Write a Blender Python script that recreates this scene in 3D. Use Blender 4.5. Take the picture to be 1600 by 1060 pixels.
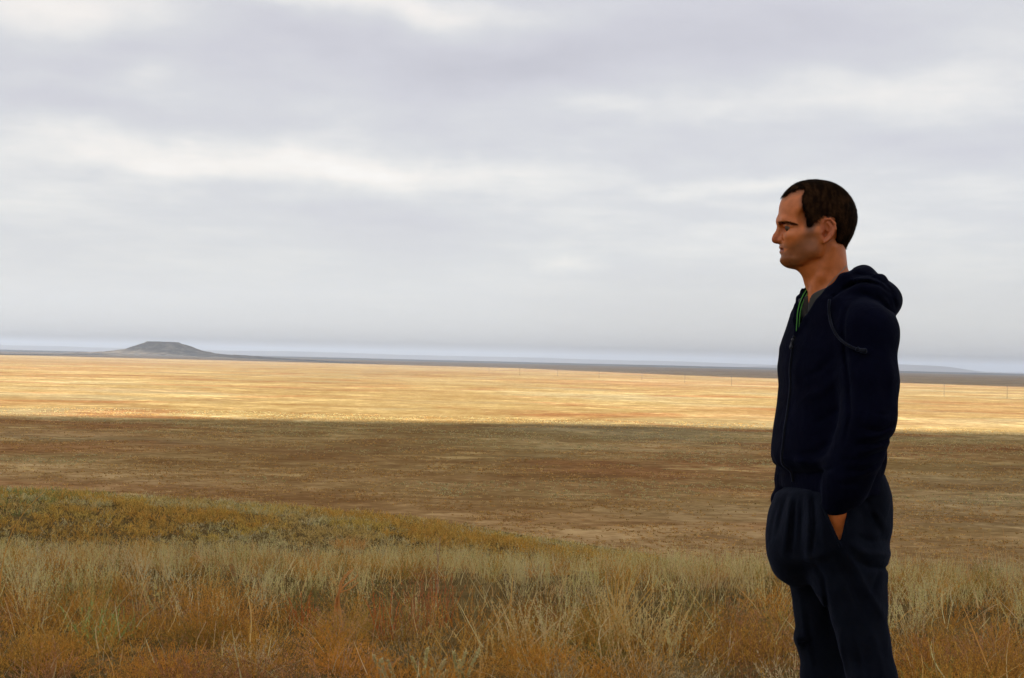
import bpy, math, random
import numpy as np
from mathutils import Vector, Matrix

for o in list(bpy.data.objects):
    bpy.data.objects.remove(o)
scene = bpy.context.scene
COL = scene.collection
random.seed(7)
RNG = np.random.default_rng(11)

# ------------------------------------------------------------------ camera
FPX, CX, CY = 2390.0, 800.0, 530.0            # focal length in pixels of a 1600 px wide frame
CAM = np.array([0.0, 0.0, 1.27])
PITCH, ROLL = math.radians(0.85), math.radians(1.36)
RC = np.array((Matrix.Rotation(math.radians(90) + PITCH, 3, 'X') @ Matrix.Rotation(ROLL, 3, 'Z')))
cam_data = bpy.data.cameras.new('camera')
cam = bpy.data.objects.new('camera', cam_data)
COL.objects.link(cam)
cam.matrix_world = Matrix.Translation(CAM) @ Matrix([list(r) for r in RC]).to_4x4()
cam_data.sensor_width = 36.0
cam_data.lens = FPX / 1600.0 * 36.0
cam_data.clip_start = 0.1
cam_data.clip_end = 120000.0
scene.camera = cam

# ------------------------------------------------------------------ light, sky, exposure
SUN_EL, SUN_AZ = math.radians(40), math.atan2(-0.345, -0.682)     # azimuth from +Y towards +X
SDIR = np.array([math.cos(SUN_EL) * math.sin(SUN_AZ), math.cos(SUN_EL) * math.cos(SUN_AZ), math.sin(SUN_EL)])
sun_data = bpy.data.lights.new('sun', 'SUN')
sun_data.energy = 2.95
sun_data.angle = math.radians(0.5)
sun_data.color = (1.0, 0.93, 0.83)
sun = bpy.data.objects.new('sun', sun_data)
COL.objects.link(sun)
sun.rotation_euler = Vector(SDIR).to_track_quat('Z', 'Y').to_euler()
sun.location = (-20, -40, 60)

scene.view_settings.view_transform = 'Standard'
scene.view_settings.look = 'None'
scene.view_settings.gamma = 1.0
scene.view_settings.use_curve_mapping = False
scene.view_settings.exposure = 2.0
scene.render.engine = 'CYCLES'
scene.cycles.use_denoising = True
scene.cycles.max_bounces = 6
scene.cycles.transparent_max_bounces = 8
scene.cycles.volume_bounces = 1


class NT:
    """small helper around a node tree"""
    def __init__(s, tree):
        s.t = tree
        s.n = tree.nodes
        s.l = tree.links

    def node(s, typ, **kw):
        n = s.n.new(typ)
        for k, v in kw.items():
            if k.startswith('i_'):
                key = k[2:]
                key = int(key) if key.isdigit() else key.replace('_', ' ')
                if hasattr(v, 'links') or isinstance(v, bpy.types.NodeSocket):
                    s.l.new(v, n.inputs[key])
                else:
                    n.inputs[key].default_value = v
            else:
                setattr(n, k, v)
        return n

    def math(s, op, a, b=None, c=None, clamp=False):
        n = s.n.new('ShaderNodeMath')
        n.operation = op
        n.use_clamp = clamp
        for i, v in enumerate((a, b, c)):
            if v is None:
                continue
            if isinstance(v, bpy.types.NodeSocket):
                s.l.new(v, n.inputs[i])
            else:
                n.inputs[i].default_value = v
        return n.outputs[0]

    def ramp(s, fac, stops, interp='LINEAR'):
        n = s.n.new('ShaderNodeValToRGB')
        n.color_ramp.interpolation = interp
        el = n.color_ramp.elements
        while len(el) < len(stops):
            el.new(0.5)
        for e, (p, c) in zip(el, stops):
            e.position = p
            e.color = tuple(c) + (1.0,) if len(c) == 3 else c
        s.l.new(fac, n.inputs[0])
        return n.outputs[0]

    def mix(s, fac, a, b, blend='MIX'):
        n = s.n.new('ShaderNodeMix')
        n.data_type = 'RGBA'
        n.blend_type = blend
        n.clamp_factor = True
        n.clamp_result = False
        for i, v in ((0, fac), (6, a), (7, b)):
            if isinstance(v, bpy.types.NodeSocket):
                s.l.new(v, n.inputs[i])
            else:
                if i and len(v) == 3:
                    v = tuple(v) + (1.0,)
                n.inputs[i].default_value = v
        return n.outputs[2]

    def noise(s, vec, scale, detail=4.0, rough=0.55, dist=0.0, lac=2.0, w=None):
        n = s.n.new('ShaderNodeTexNoise')
        if w is not None:
            n.noise_dimensions = '4D'
            n.inputs['W'].default_value = w
        n.inputs['Scale'].default_value = scale
        n.inputs['Detail'].default_value = detail
        n.inputs['Roughness'].default_value = rough
        n.inputs['Lacunarity'].default_value = lac
        n.inputs['Distortion'].default_value = dist
        s.l.new(vec, n.inputs['Vector'])
        return n.outputs[0]

    def mapr(s, v, a, b, c=0.0, d=1.0, smooth=True):
        n = s.n.new('ShaderNodeMapRange')
        n.interpolation_type = 'SMOOTHSTEP' if smooth else 'LINEAR'
        s.l.new(v, n.inputs[0])
        for i, x in enumerate((a, b, c, d)):
            n.inputs[i + 1].default_value = x
        return n.outputs[0]


def build_world():
    w = bpy.data.worlds.new('World')
    scene.world = w
    w.use_nodes = True
    w.cycles.sampling_method = 'MANUAL'
    w.cycles.sample_map_resolution = 512
    t = NT(w.node_tree)
    t.n.clear()
    geo = t.node('ShaderNodeTexCoord')
    d = geo.outputs['Generated']
    sep = t.node('ShaderNodeSeparateXYZ')
    t.l.new(d, sep.inputs[0])
    x, y, z = sep.outputs
    az = t.math('ARCTAN2', x, y)
    el = t.math('ARCSINE', z)
    sky = t.node('ShaderNodeTexSky', sky_type='NISHITA', sun_disc=False)
    sky.sun_elevation = SUN_EL
    sky.sun_rotation = SUN_AZ
    sky.air_density = 1.0
    sky.dust_density = 1.0
    # cloud deck seen in perspective: direction projected on a flat layer
    zz = t.math('ADD', t.math('ABSOLUTE', z), 0.095)
    u = t.math('DIVIDE', x, zz)
    v = t.math('DIVIDE', y, zz)
    comb = t.node('ShaderNodeCombineXYZ')
    t.l.new(u, comb.inputs[0])
    t.l.new(v, comb.inputs[1])
    p = comb.outputs[0]
    big = t.noise(p, 0.50, 4.0, 0.52, 0.5, w=3.1)
    mid = t.noise(p, 1.3, 5.0, 0.55, 0.4, w=8.4)
    fine = t.noise(p, 4.0, 5.0, 0.6, 0.3, w=1.7)
    # warped angular position for the named banks
    wob = t.node('ShaderNodeTexNoise')
    wob.inputs['Scale'].default_value = 14.0
    wob.inputs['Detail'].default_value = 5.0
    t.l.new(d, wob.inputs['Vector'])
    ws = t.node('ShaderNodeSeparateXYZ')
    t.l.new(wob.outputs['Color'], ws.inputs[0])
    azw = t.math('ADD', az, t.math('MULTIPLY', t.math('SUBTRACT', ws.outputs[0], 0.5), 0.09))
    elw = t.math('ADD', el, t.math('MULTIPLY', t.math('SUBTRACT', ws.outputs[1], 0.5), 0.042))

    def bank(px, py, rx, ry, amp, tilt=0.0):
        """soft elongated cloud bank, centre and radii given in picture pixels, kept as angles"""
        xr = (px - CX) / FPX
        yr = -(py - CY) / FPX
        vv = RC @ np.array([xr, yr, -1.0])
        vv = vv / np.linalg.norm(vv)
        a0, e0 = math.atan2(vv[0], vv[1]), math.asin(vv[2])
        da = t.math('SUBTRACT', azw, a0)
        de = t.math('SUBTRACT', elw, e0)
        th = tilt - ROLL
        ca, sa = math.cos(th), math.sin(th)
        r1 = t.math('ADD', t.math('MULTIPLY', da, ca), t.math('MULTIPLY', de, sa))
        r2 = t.math('SUBTRACT', t.math('MULTIPLY', de, ca), t.math('MULTIPLY', da, sa))
        q1 = t.math('DIVIDE', r1, rx / FPX)
        q2 = t.math('DIVIDE', r2, ry / FPX)
        s = t.math('ADD', t.math('MULTIPLY', q1, q1), t.math('MULTIPLY', q2, q2))
        return t.math('MULTIPLY', t.math('POWER', 2.718, t.math('MULTIPLY', s, -1.0)), amp)

    banks = [(520, 85, 420, 45, -0.20), (840, 110, 280, 50, -0.15), (200, 85, 120, 40, -0.08), (1230, 60, 300, 55, -0.15), (900, 215, 480, 42, -0.15),
             (150, 170, 260, 18, -0.08), (1480, 240, 240, 38, -0.10),
             (330, 258, 420, 34, 0.28), (640, 272, 200, 24, 0.20), (120, 205, 150, 20, 0.10), (262, 125, 60, 26, 0.18), (330, 165, 300, 22, 0.10),
             (1400, 150, 190, 42, 0.24), (1000, 160, 150, 20, 0.12), (1560, 100, 100, 40, 0.10), (560, 2, 420, 26, 0.26), (60, 10, 220, 50, 0.34),
             (1130, 300, 110, 12, 0.20), (890, 400, 45, 14, 0.20), (330, 380, 120, 20, 0.05), (1100, 385, 130, 10, 0.06), (1520, 400, 80, 14, 0.06),
             (450, 330, 400, 20, -0.04), (700, 350, 300, 12, -0.05)]
    tot = None
    for b in banks:
        s = bank(*b)
        tot = s if tot is None else t.math('ADD', tot, s)
    low = t.mapr(el, 0.0, 0.11, 0.12, 1.0)        # far deck: smoother, paler
    nz = t.math('ADD', t.math('MULTIPLY', t.math('SUBTRACT', big, 0.5), 0.60), t.math('MULTIPLY', t.math('SUBTRACT', mid, 0.5), 0.70))
    nz = t.math('ADD', nz, t.math('MULTIPLY', t.math('SUBTRACT', fine, 0.5), 0.40))
    # same texture softened and stretched for banks near the horizon
    val = t.math('ADD', t.math('MULTIPLY', nz, low), 0.5)
    val = t.math('ADD', val, tot)
    cloud = t.ramp(val, [(0.0, (2.32, 2.25, 2.46)), (0.32, (2.74, 2.68, 2.86)), (0.5, (2.98, 2.95, 3.02)), (0.66, (3.46, 3.38, 3.30)), (0.82, (4.00, 3.78, 3.56)), (1.0, (4.35, 4.18, 4.00))])
    hz = t.mapr(el, -0.02, 0.13, 1.0, 0.0)
    horizon_c = t.mix(t.mapr(el, 0.0, 0.07, 0.0, 1.0), (3.00, 3.02, 3.04), (2.60, 2.62, 2.67))
    c = t.mix(t.math('MULTIPLY', hz, 0.62), cloud, horizon_c)
    # a little of the blue sky comes through the deck
    c = t.mix(0.06, c, sky.outputs[0])
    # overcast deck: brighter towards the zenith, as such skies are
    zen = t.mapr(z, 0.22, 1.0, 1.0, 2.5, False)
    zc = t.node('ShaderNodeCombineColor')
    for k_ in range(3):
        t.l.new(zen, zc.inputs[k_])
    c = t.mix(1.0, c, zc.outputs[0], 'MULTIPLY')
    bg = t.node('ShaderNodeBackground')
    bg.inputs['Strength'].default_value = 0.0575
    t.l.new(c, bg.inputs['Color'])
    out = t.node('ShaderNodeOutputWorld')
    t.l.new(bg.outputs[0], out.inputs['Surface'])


build_world()


# ------------------------------------------------------------------ small builders
def link(name, me, mats=(), parent=None, label=None, cat=None, group=None, kind=None, loc=None, rotz=None):
    o = bpy.data.objects.new(name, me)
    COL.objects.link(o)
    if me is not None:
        for m in (mats if isinstance(mats, (list, tuple)) else [mats]):
            me.materials.append(m)
    if parent is not None:
        o.parent = parent
    tag(o, label, cat, group, kind)
    if loc is not None:
        o.location = loc
    if rotz is not None:
        o.rotation_euler[2] = rotz
    return o


def tag(o, label=None, cat=None, group=None, kind=None):
    for k, v in (('label', label), ('category', cat), ('group', group), ('kind', kind)):
        if v:
            o[k] = v
    return o


def np_mesh(name, V, quads=None, tris=None, smooth=True, attrs=None):
    me = bpy.data.meshes.new(name)
    V = np.ascontiguousarray(V, dtype=np.float32)
    nq = 0 if quads is None else len(quads)
    nt = 0 if tris is None else len(tris)
    me.vertices.add(len(V))
    me.vertices.foreach_set('co', V.ravel())
    parts, starts = [], []
    if nq:
        parts.append(np.asarray(quads, dtype=np.int32).ravel())
        starts.append(np.arange(nq, dtype=np.int32) * 4)
    if nt:
        parts.append(np.asarray(tris, dtype=np.int32).ravel())
        starts.append(nq * 4 + np.arange(nt, dtype=np.int32) * 3)
    idx = np.concatenate(parts)
    me.loops.add(len(idx))
    me.loops.foreach_set('vertex_index', idx)
    me.polygons.add(nq + nt)
    me.polygons.foreach_set('loop_start', np.concatenate(starts))
    me.update(calc_edges=True)
    me.validate()
    if smooth:
        me.polygons.foreach_set('use_smooth', np.ones(len(me.polygons), dtype=bool))
    for k, a in (attrs or {}).items():
        a = np.asarray(a, dtype=np.float32)
        if a.ndim == 1:
            at = me.attributes.new(k, 'FLOAT', 'POINT')
            at.data.foreach_set('value', a)
        else:
            at = me.attributes.new(k, 'FLOAT_VECTOR', 'POINT')
            at.data.foreach_set('vector', a.ravel())
    me.update()
    return me


def material(name, rough=0.9, spec=0.2):
    m = bpy.data.materials.new(name)
    m.use_nodes = True
    t = NT(m.node_tree)
    b = t.n['Principled BSDF']
    b.inputs['Roughness'].default_value = rough
    b.inputs['Specular IOR Level'].default_value = spec
    return m, t, b


def ray(px, py):
    v = RC @ np.array([(px - CX) / FPX, -(py - CY) / FPX, -1.0])
    return v


def at_depth(px, py, Y):
    """world point on the ray of a picture pixel at world distance Y in front of the camera"""
    v = ray(px, py)
    return CAM + v * (Y / v[1])


def vnoise(x, y, seed=0):
    """cheap smooth value noise in 2-D"""
    xi, yi = np.floor(x).astype(np.int64), np.floor(y).astype(np.int64)
    fx, fy = x - xi, y - yi
    fx, fy = fx * fx * (3 - 2 * fx), fy * fy * (3 - 2 * fy)

    def h(a, b):
        n = (a * 374761393 + b * 668265263 + seed * 974711) & 0x7fffffff
        n = ((n ^ (n >> 13)) * 1274126177) & 0x7fffffff
        return ((n ^ (n >> 16)) & 0xffff) / 65535.0
    return (h(xi, yi) * (1 - fx) + h(xi + 1, yi) * fx) * (1 - fy) + (h(xi, yi + 1) * (1 - fx) + h(xi + 1, yi + 1) * fx) * fy


def fbm(x, y, octv=4, seed=0):
    s, a, tot = 0.0, 1.0, 0.0
    for i in range(octv):
        s = s + a * vnoise(x * 2 ** i, y * 2 ** i, seed + i)
        tot += a
        a *= 0.5
    return s / tot


# ------------------------------------------------------------------ terrain
PLAIN = CAM[2] - 22.0
GAIN = 1.85                                    # plant cover: overall reflectance


def smax(a, b, k):
    h = np.clip(0.5 + 0.5 * (a - b) / k, 0, 1)
    return b * (1 - h) + a * h + k * h * (1 - h)


def height(x, y):
    x = np.asarray(x, dtype=np.float64)
    y = np.asarray(y, dtype=np.float64)
    dy = np.where(y > 4, y - 4, 0.0)
    near = -0.06 * dy - 0.0020 * dy ** 2 + np.where(y < 4, 0.7 * np.tanh(-(y - 4) * 0.06 / 0.7), 0.0)
    near = near - 0.00035 * np.maximum(np.abs(x) - 8, 0) ** 2 * 0.6
    zc = np.interp(x, [-300, -120, -60, -20.5, -5, 6, 14, 30, 80], [-16, -5.8, -4.2, -5.10, -5.88, -7.25, -8.7, -12.5, -30])
    ridge = zc - np.where(y < 62, ((y - 62) / 24.0) ** 2 * 3.0, ((y - 62) / 40.0) ** 2 * 6.0)
    hill = smax(near, ridge, 1.0)
    hill = hill + 0.10 * (fbm(x / 3.0, y / 3.0, 3, 5) - 0.5) * np.clip((y - 5) / 4, 0, 1) + 0.03 * (fbm(x / 0.7, y / 0.7, 2, 9) - 0.5) + 0.5 * (fbm(x / 14.0, y / 14.0, 3, 2) - 0.5) * np.clip((y - 25) / 20, 0, 1)
    back = np.where(y < -30, -((y + 30) / 60.0) ** 2 * 8, 0)
    hill = hill + back
    pl = PLAIN + 0.5 * (fbm(x / 90.0, y / 90.0, 3, 21) - 0.5) * np.clip(np.hypot(x, y) / 800 - 0.1, 0, 0.4)
    return smax(hill, pl, 2.0)


def build_ground():
    def axis(fine_lo, fine_hi, step, grow, far):
        a = list(np.arange(fine_lo, fine_hi, step))
        s, p = step, fine_hi
        while p < far:
            a.append(p)
            s *= grow
            p += s
        a.append(far)
        s, p = step, fine_lo
        while p > -far:
            s *= grow
            p -= s
            a.append(max(p, -far))
        return np.unique(np.array(a))
    xs = axis(-12, 12, 0.22, 1.045, 41500.0)
    ys = axis(2, 26, 0.22, 1.035, 41500.0)
    X, Y = np.meshgrid(xs, ys, indexing='xy')
    Z = height(X, Y)
    V = np.stack([X, Y, Z], -1).reshape(-1, 3)
    nx, ny = len(xs), len(ys)
    i = np.arange(nx * ny).reshape(ny, nx)
    q = np.stack([i[:-1, :-1], i[:-1, 1:], i[1:, 1:], i[1:, :-1]], -1).reshape(-1, 4)
    me = np_mesh('ground', V, quads=q)
    m, t, b = material('steppe', 1.0, 0.0)
    tc = t.node('ShaderNodeNewGeometry')
    pos = tc.outputs['Position']
    sep = t.node('ShaderNodeSeparateXYZ')
    t.l.new(pos, sep.inputs[0])
    # the plain: patches of dry feather grass, rusty weeds and olive wormwood
    mp = t.node('ShaderNodeMapping')
    mp.inputs['Scale'].default_value = (0.8, 1.0, 0.0)
    t.l.new(pos, mp.inputs['Vector'])
    P = mp.outputs[0]
    n1 = t.noise(P, 1 / 260.0, 5, 0.55, 0.6, w=1.0)
    n2 = t.noise(P, 1 / 46.0, 5, 0.6, 0.5, w=2.0)
    n3 = t.noise(P, 1 / 9.0, 5, 0.65, 0.3, w=4.0)
    n4 = t.noise(P, 1 / 1.6, 4, 0.7, 0.0, w=5.0)
    n5 = t.noise(P, 1 / 1100.0, 4, 0.5, 0.4, w=6.5)
    n6 = t.noise(P, 1 / 3.4, 4, 0.7, 0.0, w=7.7)
    s = t.math('ADD', t.math('MULTIPLY', t.math('SUBTRACT', n1, 0.5), 0.55), t.math('MULTIPLY', t.math('SUBTRACT', n2, 0.5), 0.75))
    s = t.math('ADD', s, t.math('MULTIPLY', t.math('SUBTRACT', n3, 0.5), 0.80))
    s = t.math('ADD', s, t.math('MULTIPLY', t.math('SUBTRACT', n6, 0.5), 0.7))
    s = t.math('ADD', s, t.math('MULTIPLY', t.math('SUBTRACT', n4, 0.5), 0.6))
    s = t.math('ADD', s, t.math('MULTIPLY', t.math('SUBTRACT', n5, 0.5), 0.3))
    s = t.math('ADD', s, 0.5)
    plain = t.ramp(s, [(0.14, (0.060, 0.031, 0.012)), (0.34, (0.108, 0.064, 0.023)), (0.47, (0.124, 0.086, 0.034)), (0.57, (0.150, 0.108, 0.044)), (0.70, (0.215, 0.160, 0.075)), (0.86, (0.34, 0.27, 0.14))])
    ol = t.noise(P, 1 / 120.0, 4, 0.55, 0.5, w=9.0)
    plain = t.mix(t.mapr(ol, 0.47, 0.64, 0.0, 0.8), plain, t.ramp(s, [(0.2, (0.070, 0.055, 0.028)), (0.5, (0.125, 0.100, 0.052)), (0.8, (0.22, 0.18, 0.10))]))
    ru = t.noise(P, 1 / 75.0, 5, 0.6, 0.8, w=12.0)
    plain = t.mix(t.mapr(ru, 0.50, 0.64, 0.0, 0.8), plain, t.ramp(s, [(0.2, (0.060, 0.024, 0.010)), (0.5, (0.118, 0.052, 0.019)), (0.8, (0.22, 0.12, 0.05))]))
    ru2 = t.noise(P, 1 / 430.0, 5, 0.6, 0.6, w=23.0)
    plain = t.mix(t.mapr(ru2, 0.50, 0.64, 0.0, 0.62), plain, t.ramp(s, [(0.2, (0.075, 0.034, 0.014)), (0.5, (0.140, 0.074, 0.030)), (0.8, (0.24, 0.15, 0.07))]))
    st = t.noise(P, 1 / 22.0, 6, 0.66, 0.2, w=15.0)
    plain = t.mix(t.mapr(st, 0.585, 0.67, 0.0, 0.75), plain, t.ramp(s, [(0.2, (0.17, 0.115, 0.045)), (0.5, (0.27, 0.195, 0.085)), (0.8, (0.38, 0.30, 0.15))]))
    wh = t.noise(P, 1 / 7.0, 5, 0.6, 0.2, w=19.0)
    plain = t.mix(t.mapr(wh, 0.70, 0.74, 0.0, 0.7), plain, (0.42, 0.38, 0.30))
    # the hill underfoot
    h1 = t.noise(pos, 1.4, 6, 0.62, 0.4)
    h2 = t.noise(pos, 14.0, 5, 0.7)
    hs = t.math('ADD', t.math('MULTIPLY', h1, 0.5), t.math('MULTIPLY', h2, 0.5))
    hill = t.ramp(hs, [(0.3, (0.022, 0.015, 0.007)), (0.48, (0.058, 0.040, 0.016)), (0.60, (0.092, 0.065, 0.026)), (0.72, (0.135, 0.098, 0.040))])
    fac = t.mapr(sep.outputs[2], PLAIN + 0.6, PLAIN + 3.0, 0.0, 1.0)
    c = t.mix(fac, plain, hill)
    c = t.mix(1.0, c, (GAIN, GAIN, GAIN), 'MULTIPLY')
    t.l.new(c, b.inputs['Base Color'])
    bn = t.node('ShaderNodeBump')
    bn.inputs['Strength'].default_value = 0.5
    bn.inputs['Distance'].default_value = 0.04
    t.l.new(h2, bn.inputs['Height'])
    t.l.new(bn.outputs[0], b.inputs['Normal'])
    link('ground', me, m, label='dry grassland plain running to the horizon below a grassy slope', kind='structure')


build_ground()


def grid_mesh(name, X, Y, Z, smooth=True):
    ny, nx = X.shape
    V = np.stack([X, Y, Z], -1).reshape(-1, 3)
    i = np.arange(nx * ny).reshape(ny, nx)
    q = np.stack([i[:-1, :-1], i[:-1, 1:], i[1:, 1:], i[1:, :-1]], -1).reshape(-1, 4)
    return np_mesh(name, V, quads=q, smooth=smooth)


def hill_material(name, stops, sc):
    m, t, b = material(name, 1.0, 0.0)
    g = t.node('ShaderNodeNewGeometry')
    n = t.noise(g.outputs['Position'], sc, 6, 0.6, 0.3)
    t.l.new(t.ramp(n, stops), b.inputs['Base Color'])
    return m


def build_far():
    # flat topped hill
    D = 6650.0
    c = at_depth(252, 560, D)
    hm = hill_material('hill_scrub', [(0.35, (0.035, 0.030, 0.026)), (0.48, (0.065, 0.055, 0.045)), (0.62, (0.13, 0.112, 0.085))], 1 / 45.0)
    s = D / FPX
    xs = np.linspace(-300, 360, 300) * s
    ys = np.linspace(-110, 110, 90) * s
    X, Y = np.meshgrid(xs, ys)
    R = np.hypot(np.where(X < 0, X, X * 0.86), Y * 1.3) / s
    prof = np.interp(R, [0, 23, 26, 31, 42, 56, 72, 92, 125, 180, 260, 330], [26.6, 26.3, 24.2, 22.6, 18.6, 13.6, 10.4, 8.2, 6.6, 4.2, 1.4, -0.6])
    Z = prof * s * 1.0 + (fbm(X / 60, Y / 60, 4, 3) - 0.5) * 9 * np.clip(R / 40, 0.05, 1) * np.clip((240 - R) / 120, 0, 1)
    Z = np.where((R < 30), np.minimum(Z, 26.4 * s + 0.8 * (fbm(X / 25, Y / 25, 2, 1) - 0.5)), Z) + PLAIN - 0.5
    me = grid_mesh('flat_topped_hill', X + c[0], Y + D, Z)
    link('flat_topped_hill', me, hm, label='lone flat topped hill rising from the far plain', kind='structure')
    # pale ranges on the horizon, well beyond
    fm = hill_material('far_hills', [(0.3, (0.06, 0.055, 0.045)), (0.7, (0.10, 0.085, 0.065))], 1 / 700.0)

    def rng(name, D, pts, depth, seed, label):
        s = D / FPX
        px = np.linspace(pts[0][0], pts[-1][0], 260)
        hpx = np.interp(px, [p[0] for p in pts], [p[1] for p in pts])
        k = np.ones(13) / 13
        hpx = np.convolve(np.pad(hpx, 6, mode='edge'), k, 'valid')
        X = ((px - CX) * s)[None, :]
        v = np.linspace(-1, 1, 21)[:, None]
        Yg = D + v * depth + 0 * X
        X = X + 0 * v
        prof = 1 - np.abs(v) ** 1.5
        Z = PLAIN - 1 + (hpx[None, :] * s + 22) * prof * (0.9 + 0.25 * (fbm(X / 900, Yg / 900, 4, seed) - 0.5))
        link(name, grid_mesh(name, X, Yg, Z), fm, label=label, kind='structure')
    rng('distant_hills', 39000.0, [(-700, 9), (-100, 9.5), (120, 8), (300, 7.5), (420, 8.4), (480, 9.2), (560, 9.0), (640, 7.6), (820, 9.0), (930, 8.0), (1000, 6.6), (1060, 8.0), (1150, 7.8), (1210, 4.5), (1500, 2.5), (2400, 1.0)], 1700, 4,
        'pale blue line of hills along the horizon')
    rng('distant_plateau', 33000.0, [(1160, 0.5), (1215, 5.0), (1260, 8.0), (1330, 10.5), (1400, 11.0), (1470, 10.5), (1488, 8.8), (1505, 6.0), (1525, 3.0), (1560, 1.6), (1640, 1)], 1200, 8,
        'low blue plateau on the horizon behind the man')
    rng('distant_swell', 21000.0, [(-900, 0.6), (300, 0.4), (900, 0.3), (1300, 0.4), (2500, 0.5)], 1500, 12, 'long low swell closing the plain')


build_far()


def build_clouds():
    """two real cloud banks overhead: their shadows lie over the near slope and over the far end of the plain"""
    m = bpy.data.materials.new('cloud')
    m.use_nodes = True
    t = NT(m.node_tree)
    t.n.clear()
    df = t.node('ShaderNodeBsdfDiffuse', i_Color=(0.80, 0.80, 0.82, 1))
    tr = t.node('ShaderNodeBsdfTranslucent', i_Color=(0.50, 0.50, 0.51, 1))
    mx = t.node('ShaderNodeMixShader')
    mx.inputs[0].default_value = 0.72
    t.l.new(df.outputs[0], mx.inputs[1])
    t.l.new(tr.outputs[0], mx.inputs[2])
    out = t.node('ShaderNodeOutputMaterial')
    t.l.new(mx.outputs[0], out.inputs[0])

    def bank(name, alt, front, back_y, thick, wob, seed, label):
        # front: shadow edge on the ground, left to right; the bank lies SDIR-wards of it
        fx = np.array([p[0] for p in front], float)
        fy = np.array([p[1] for p in front], float)
        L = np.concatenate([[0], np.cumsum(np.hypot(np.diff(fx), np.diff(fy)))])
        nu, nv = 260, 60
        u = np.linspace(0, L[-1], nu)
        X0, Y0 = np.interp(u, L, fx), np.interp(u, L, fy)
        if back_y < Y0.min():
            vv = (np.linspace(0, 1, nv) ** 2)[:, None]
        else:
            vv = (np.linspace(0, 1, nv) ** 2)[:, None]
        Xg = X0[None, :] + 0 * vv
        Yg = Y0[None, :] + (back_y - Y0[None, :]) * vv
        sgn = np.sign(back_y - Y0.mean())
        Yg = Yg + sgn * wob * ((fbm(Xg / (wob * 9) + 50, Yg / (wob * 9) + 50, 4, seed) - 0.5) * 2.2) * np.clip(1 - vv * 4, 0, 1)
        d = np.minimum(np.minimum(np.abs(Yg - Yg[:1]), np.abs(Yg - Yg[-1:])), np.minimum(u[None, :], L[-1] - u[None, :]) + 0 * vv)
        env = 1 - np.exp(-d / (thick * 4.0))
        lump = 0.55 + 0.9 * fbm(Xg / (thick * 2.2) + 9, Yg / (thick * 2.2) + 9, 4, seed + 3)
        off = SDIR * ((alt - PLAIN) / SDIR[2])
        Zt = alt + thick * env * lump
        Zb = alt - 0.25 * thick * env * lump
        ny, nx = Xg.shape
        i = np.arange(nx * ny).reshape(ny, nx)
        top = np.stack([i[:-1, :-1], i[:-1, 1:], i[1:, 1:], i[1:, :-1]], -1).reshape(-1, 4)
        V = np.concatenate([np.stack([Xg + off[0], Yg + off[1], Zt], -1).reshape(-1, 3), np.stack([Xg + off[0], Yg + off[1], Zb], -1).reshape(-1, 3)])
        q = np.concatenate([top, top[:, ::-1] + nx * ny])
        me = np_mesh(name, V, quads=q)
        link(name, me, m, label=label, kind='structure')
    bank('cloud_bank', 2400.0, [(-4200, -150), (-171, 512), (191, 572), (4200, 1240)], -5200.0, 260.0, 15.0, 31, 'broad cloud bank drifting over the grassy slope')
    bank('cloud_sheet', 5000.0, [(-9500, 10800), (-2343, 7000), (-1474, 6490), (-652, 5840), (26, 5260), (390, 3505), (858, 2565), (3200, 600), (8000, -1500)], 23500.0, 420.0, 45.0, 57, 'high cloud sheet hanging over the far plain')


build_clouds()


def build_haze():
    x0, x1, y0, y1, z0, z1 = -42000, 42000, -42000, 42000, PLAIN - 1.2, 235.0
    V = [(x, y, z) for z in (z0, z1) for y in (y0, y1) for x in (x0, x1)]
    q = [(0, 2, 3, 1), (4, 5, 7, 6), (0, 1, 5, 4), (2, 6, 7, 3), (0, 4, 6, 2), (1, 3, 7, 5)]
    me = np_mesh('haze', V, quads=q, smooth=False)
    m = bpy.data.materials.new('haze')
    m.use_nodes = True
    t = NT(m.node_tree)
    t.n.clear()
    pv = t.node('ShaderNodeVolumePrincipled')
    pv.inputs['Color'].default_value = (0.58, 0.70, 0.90, 1)
    pv.inputs['Density'].default_value = 4.2e-5
    pv.inputs['Anisotropy'].default_value = 0.0
    out = t.node('ShaderNodeOutputMaterial')
    t.l.new(pv.outputs[0], out.inputs['Volume'])
    link('haze', me, m, kind='stuff', label='thin pale haze over the plain')


build_haze()


# ------------------------------------------------------------------ implicit surfaces -> meshes
def rot_z(a):
    c, s = math.cos(a), math.sin(a)
    return np.array([[c, -s, 0], [s, c, 0], [0, 0, 1.0]])


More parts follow.
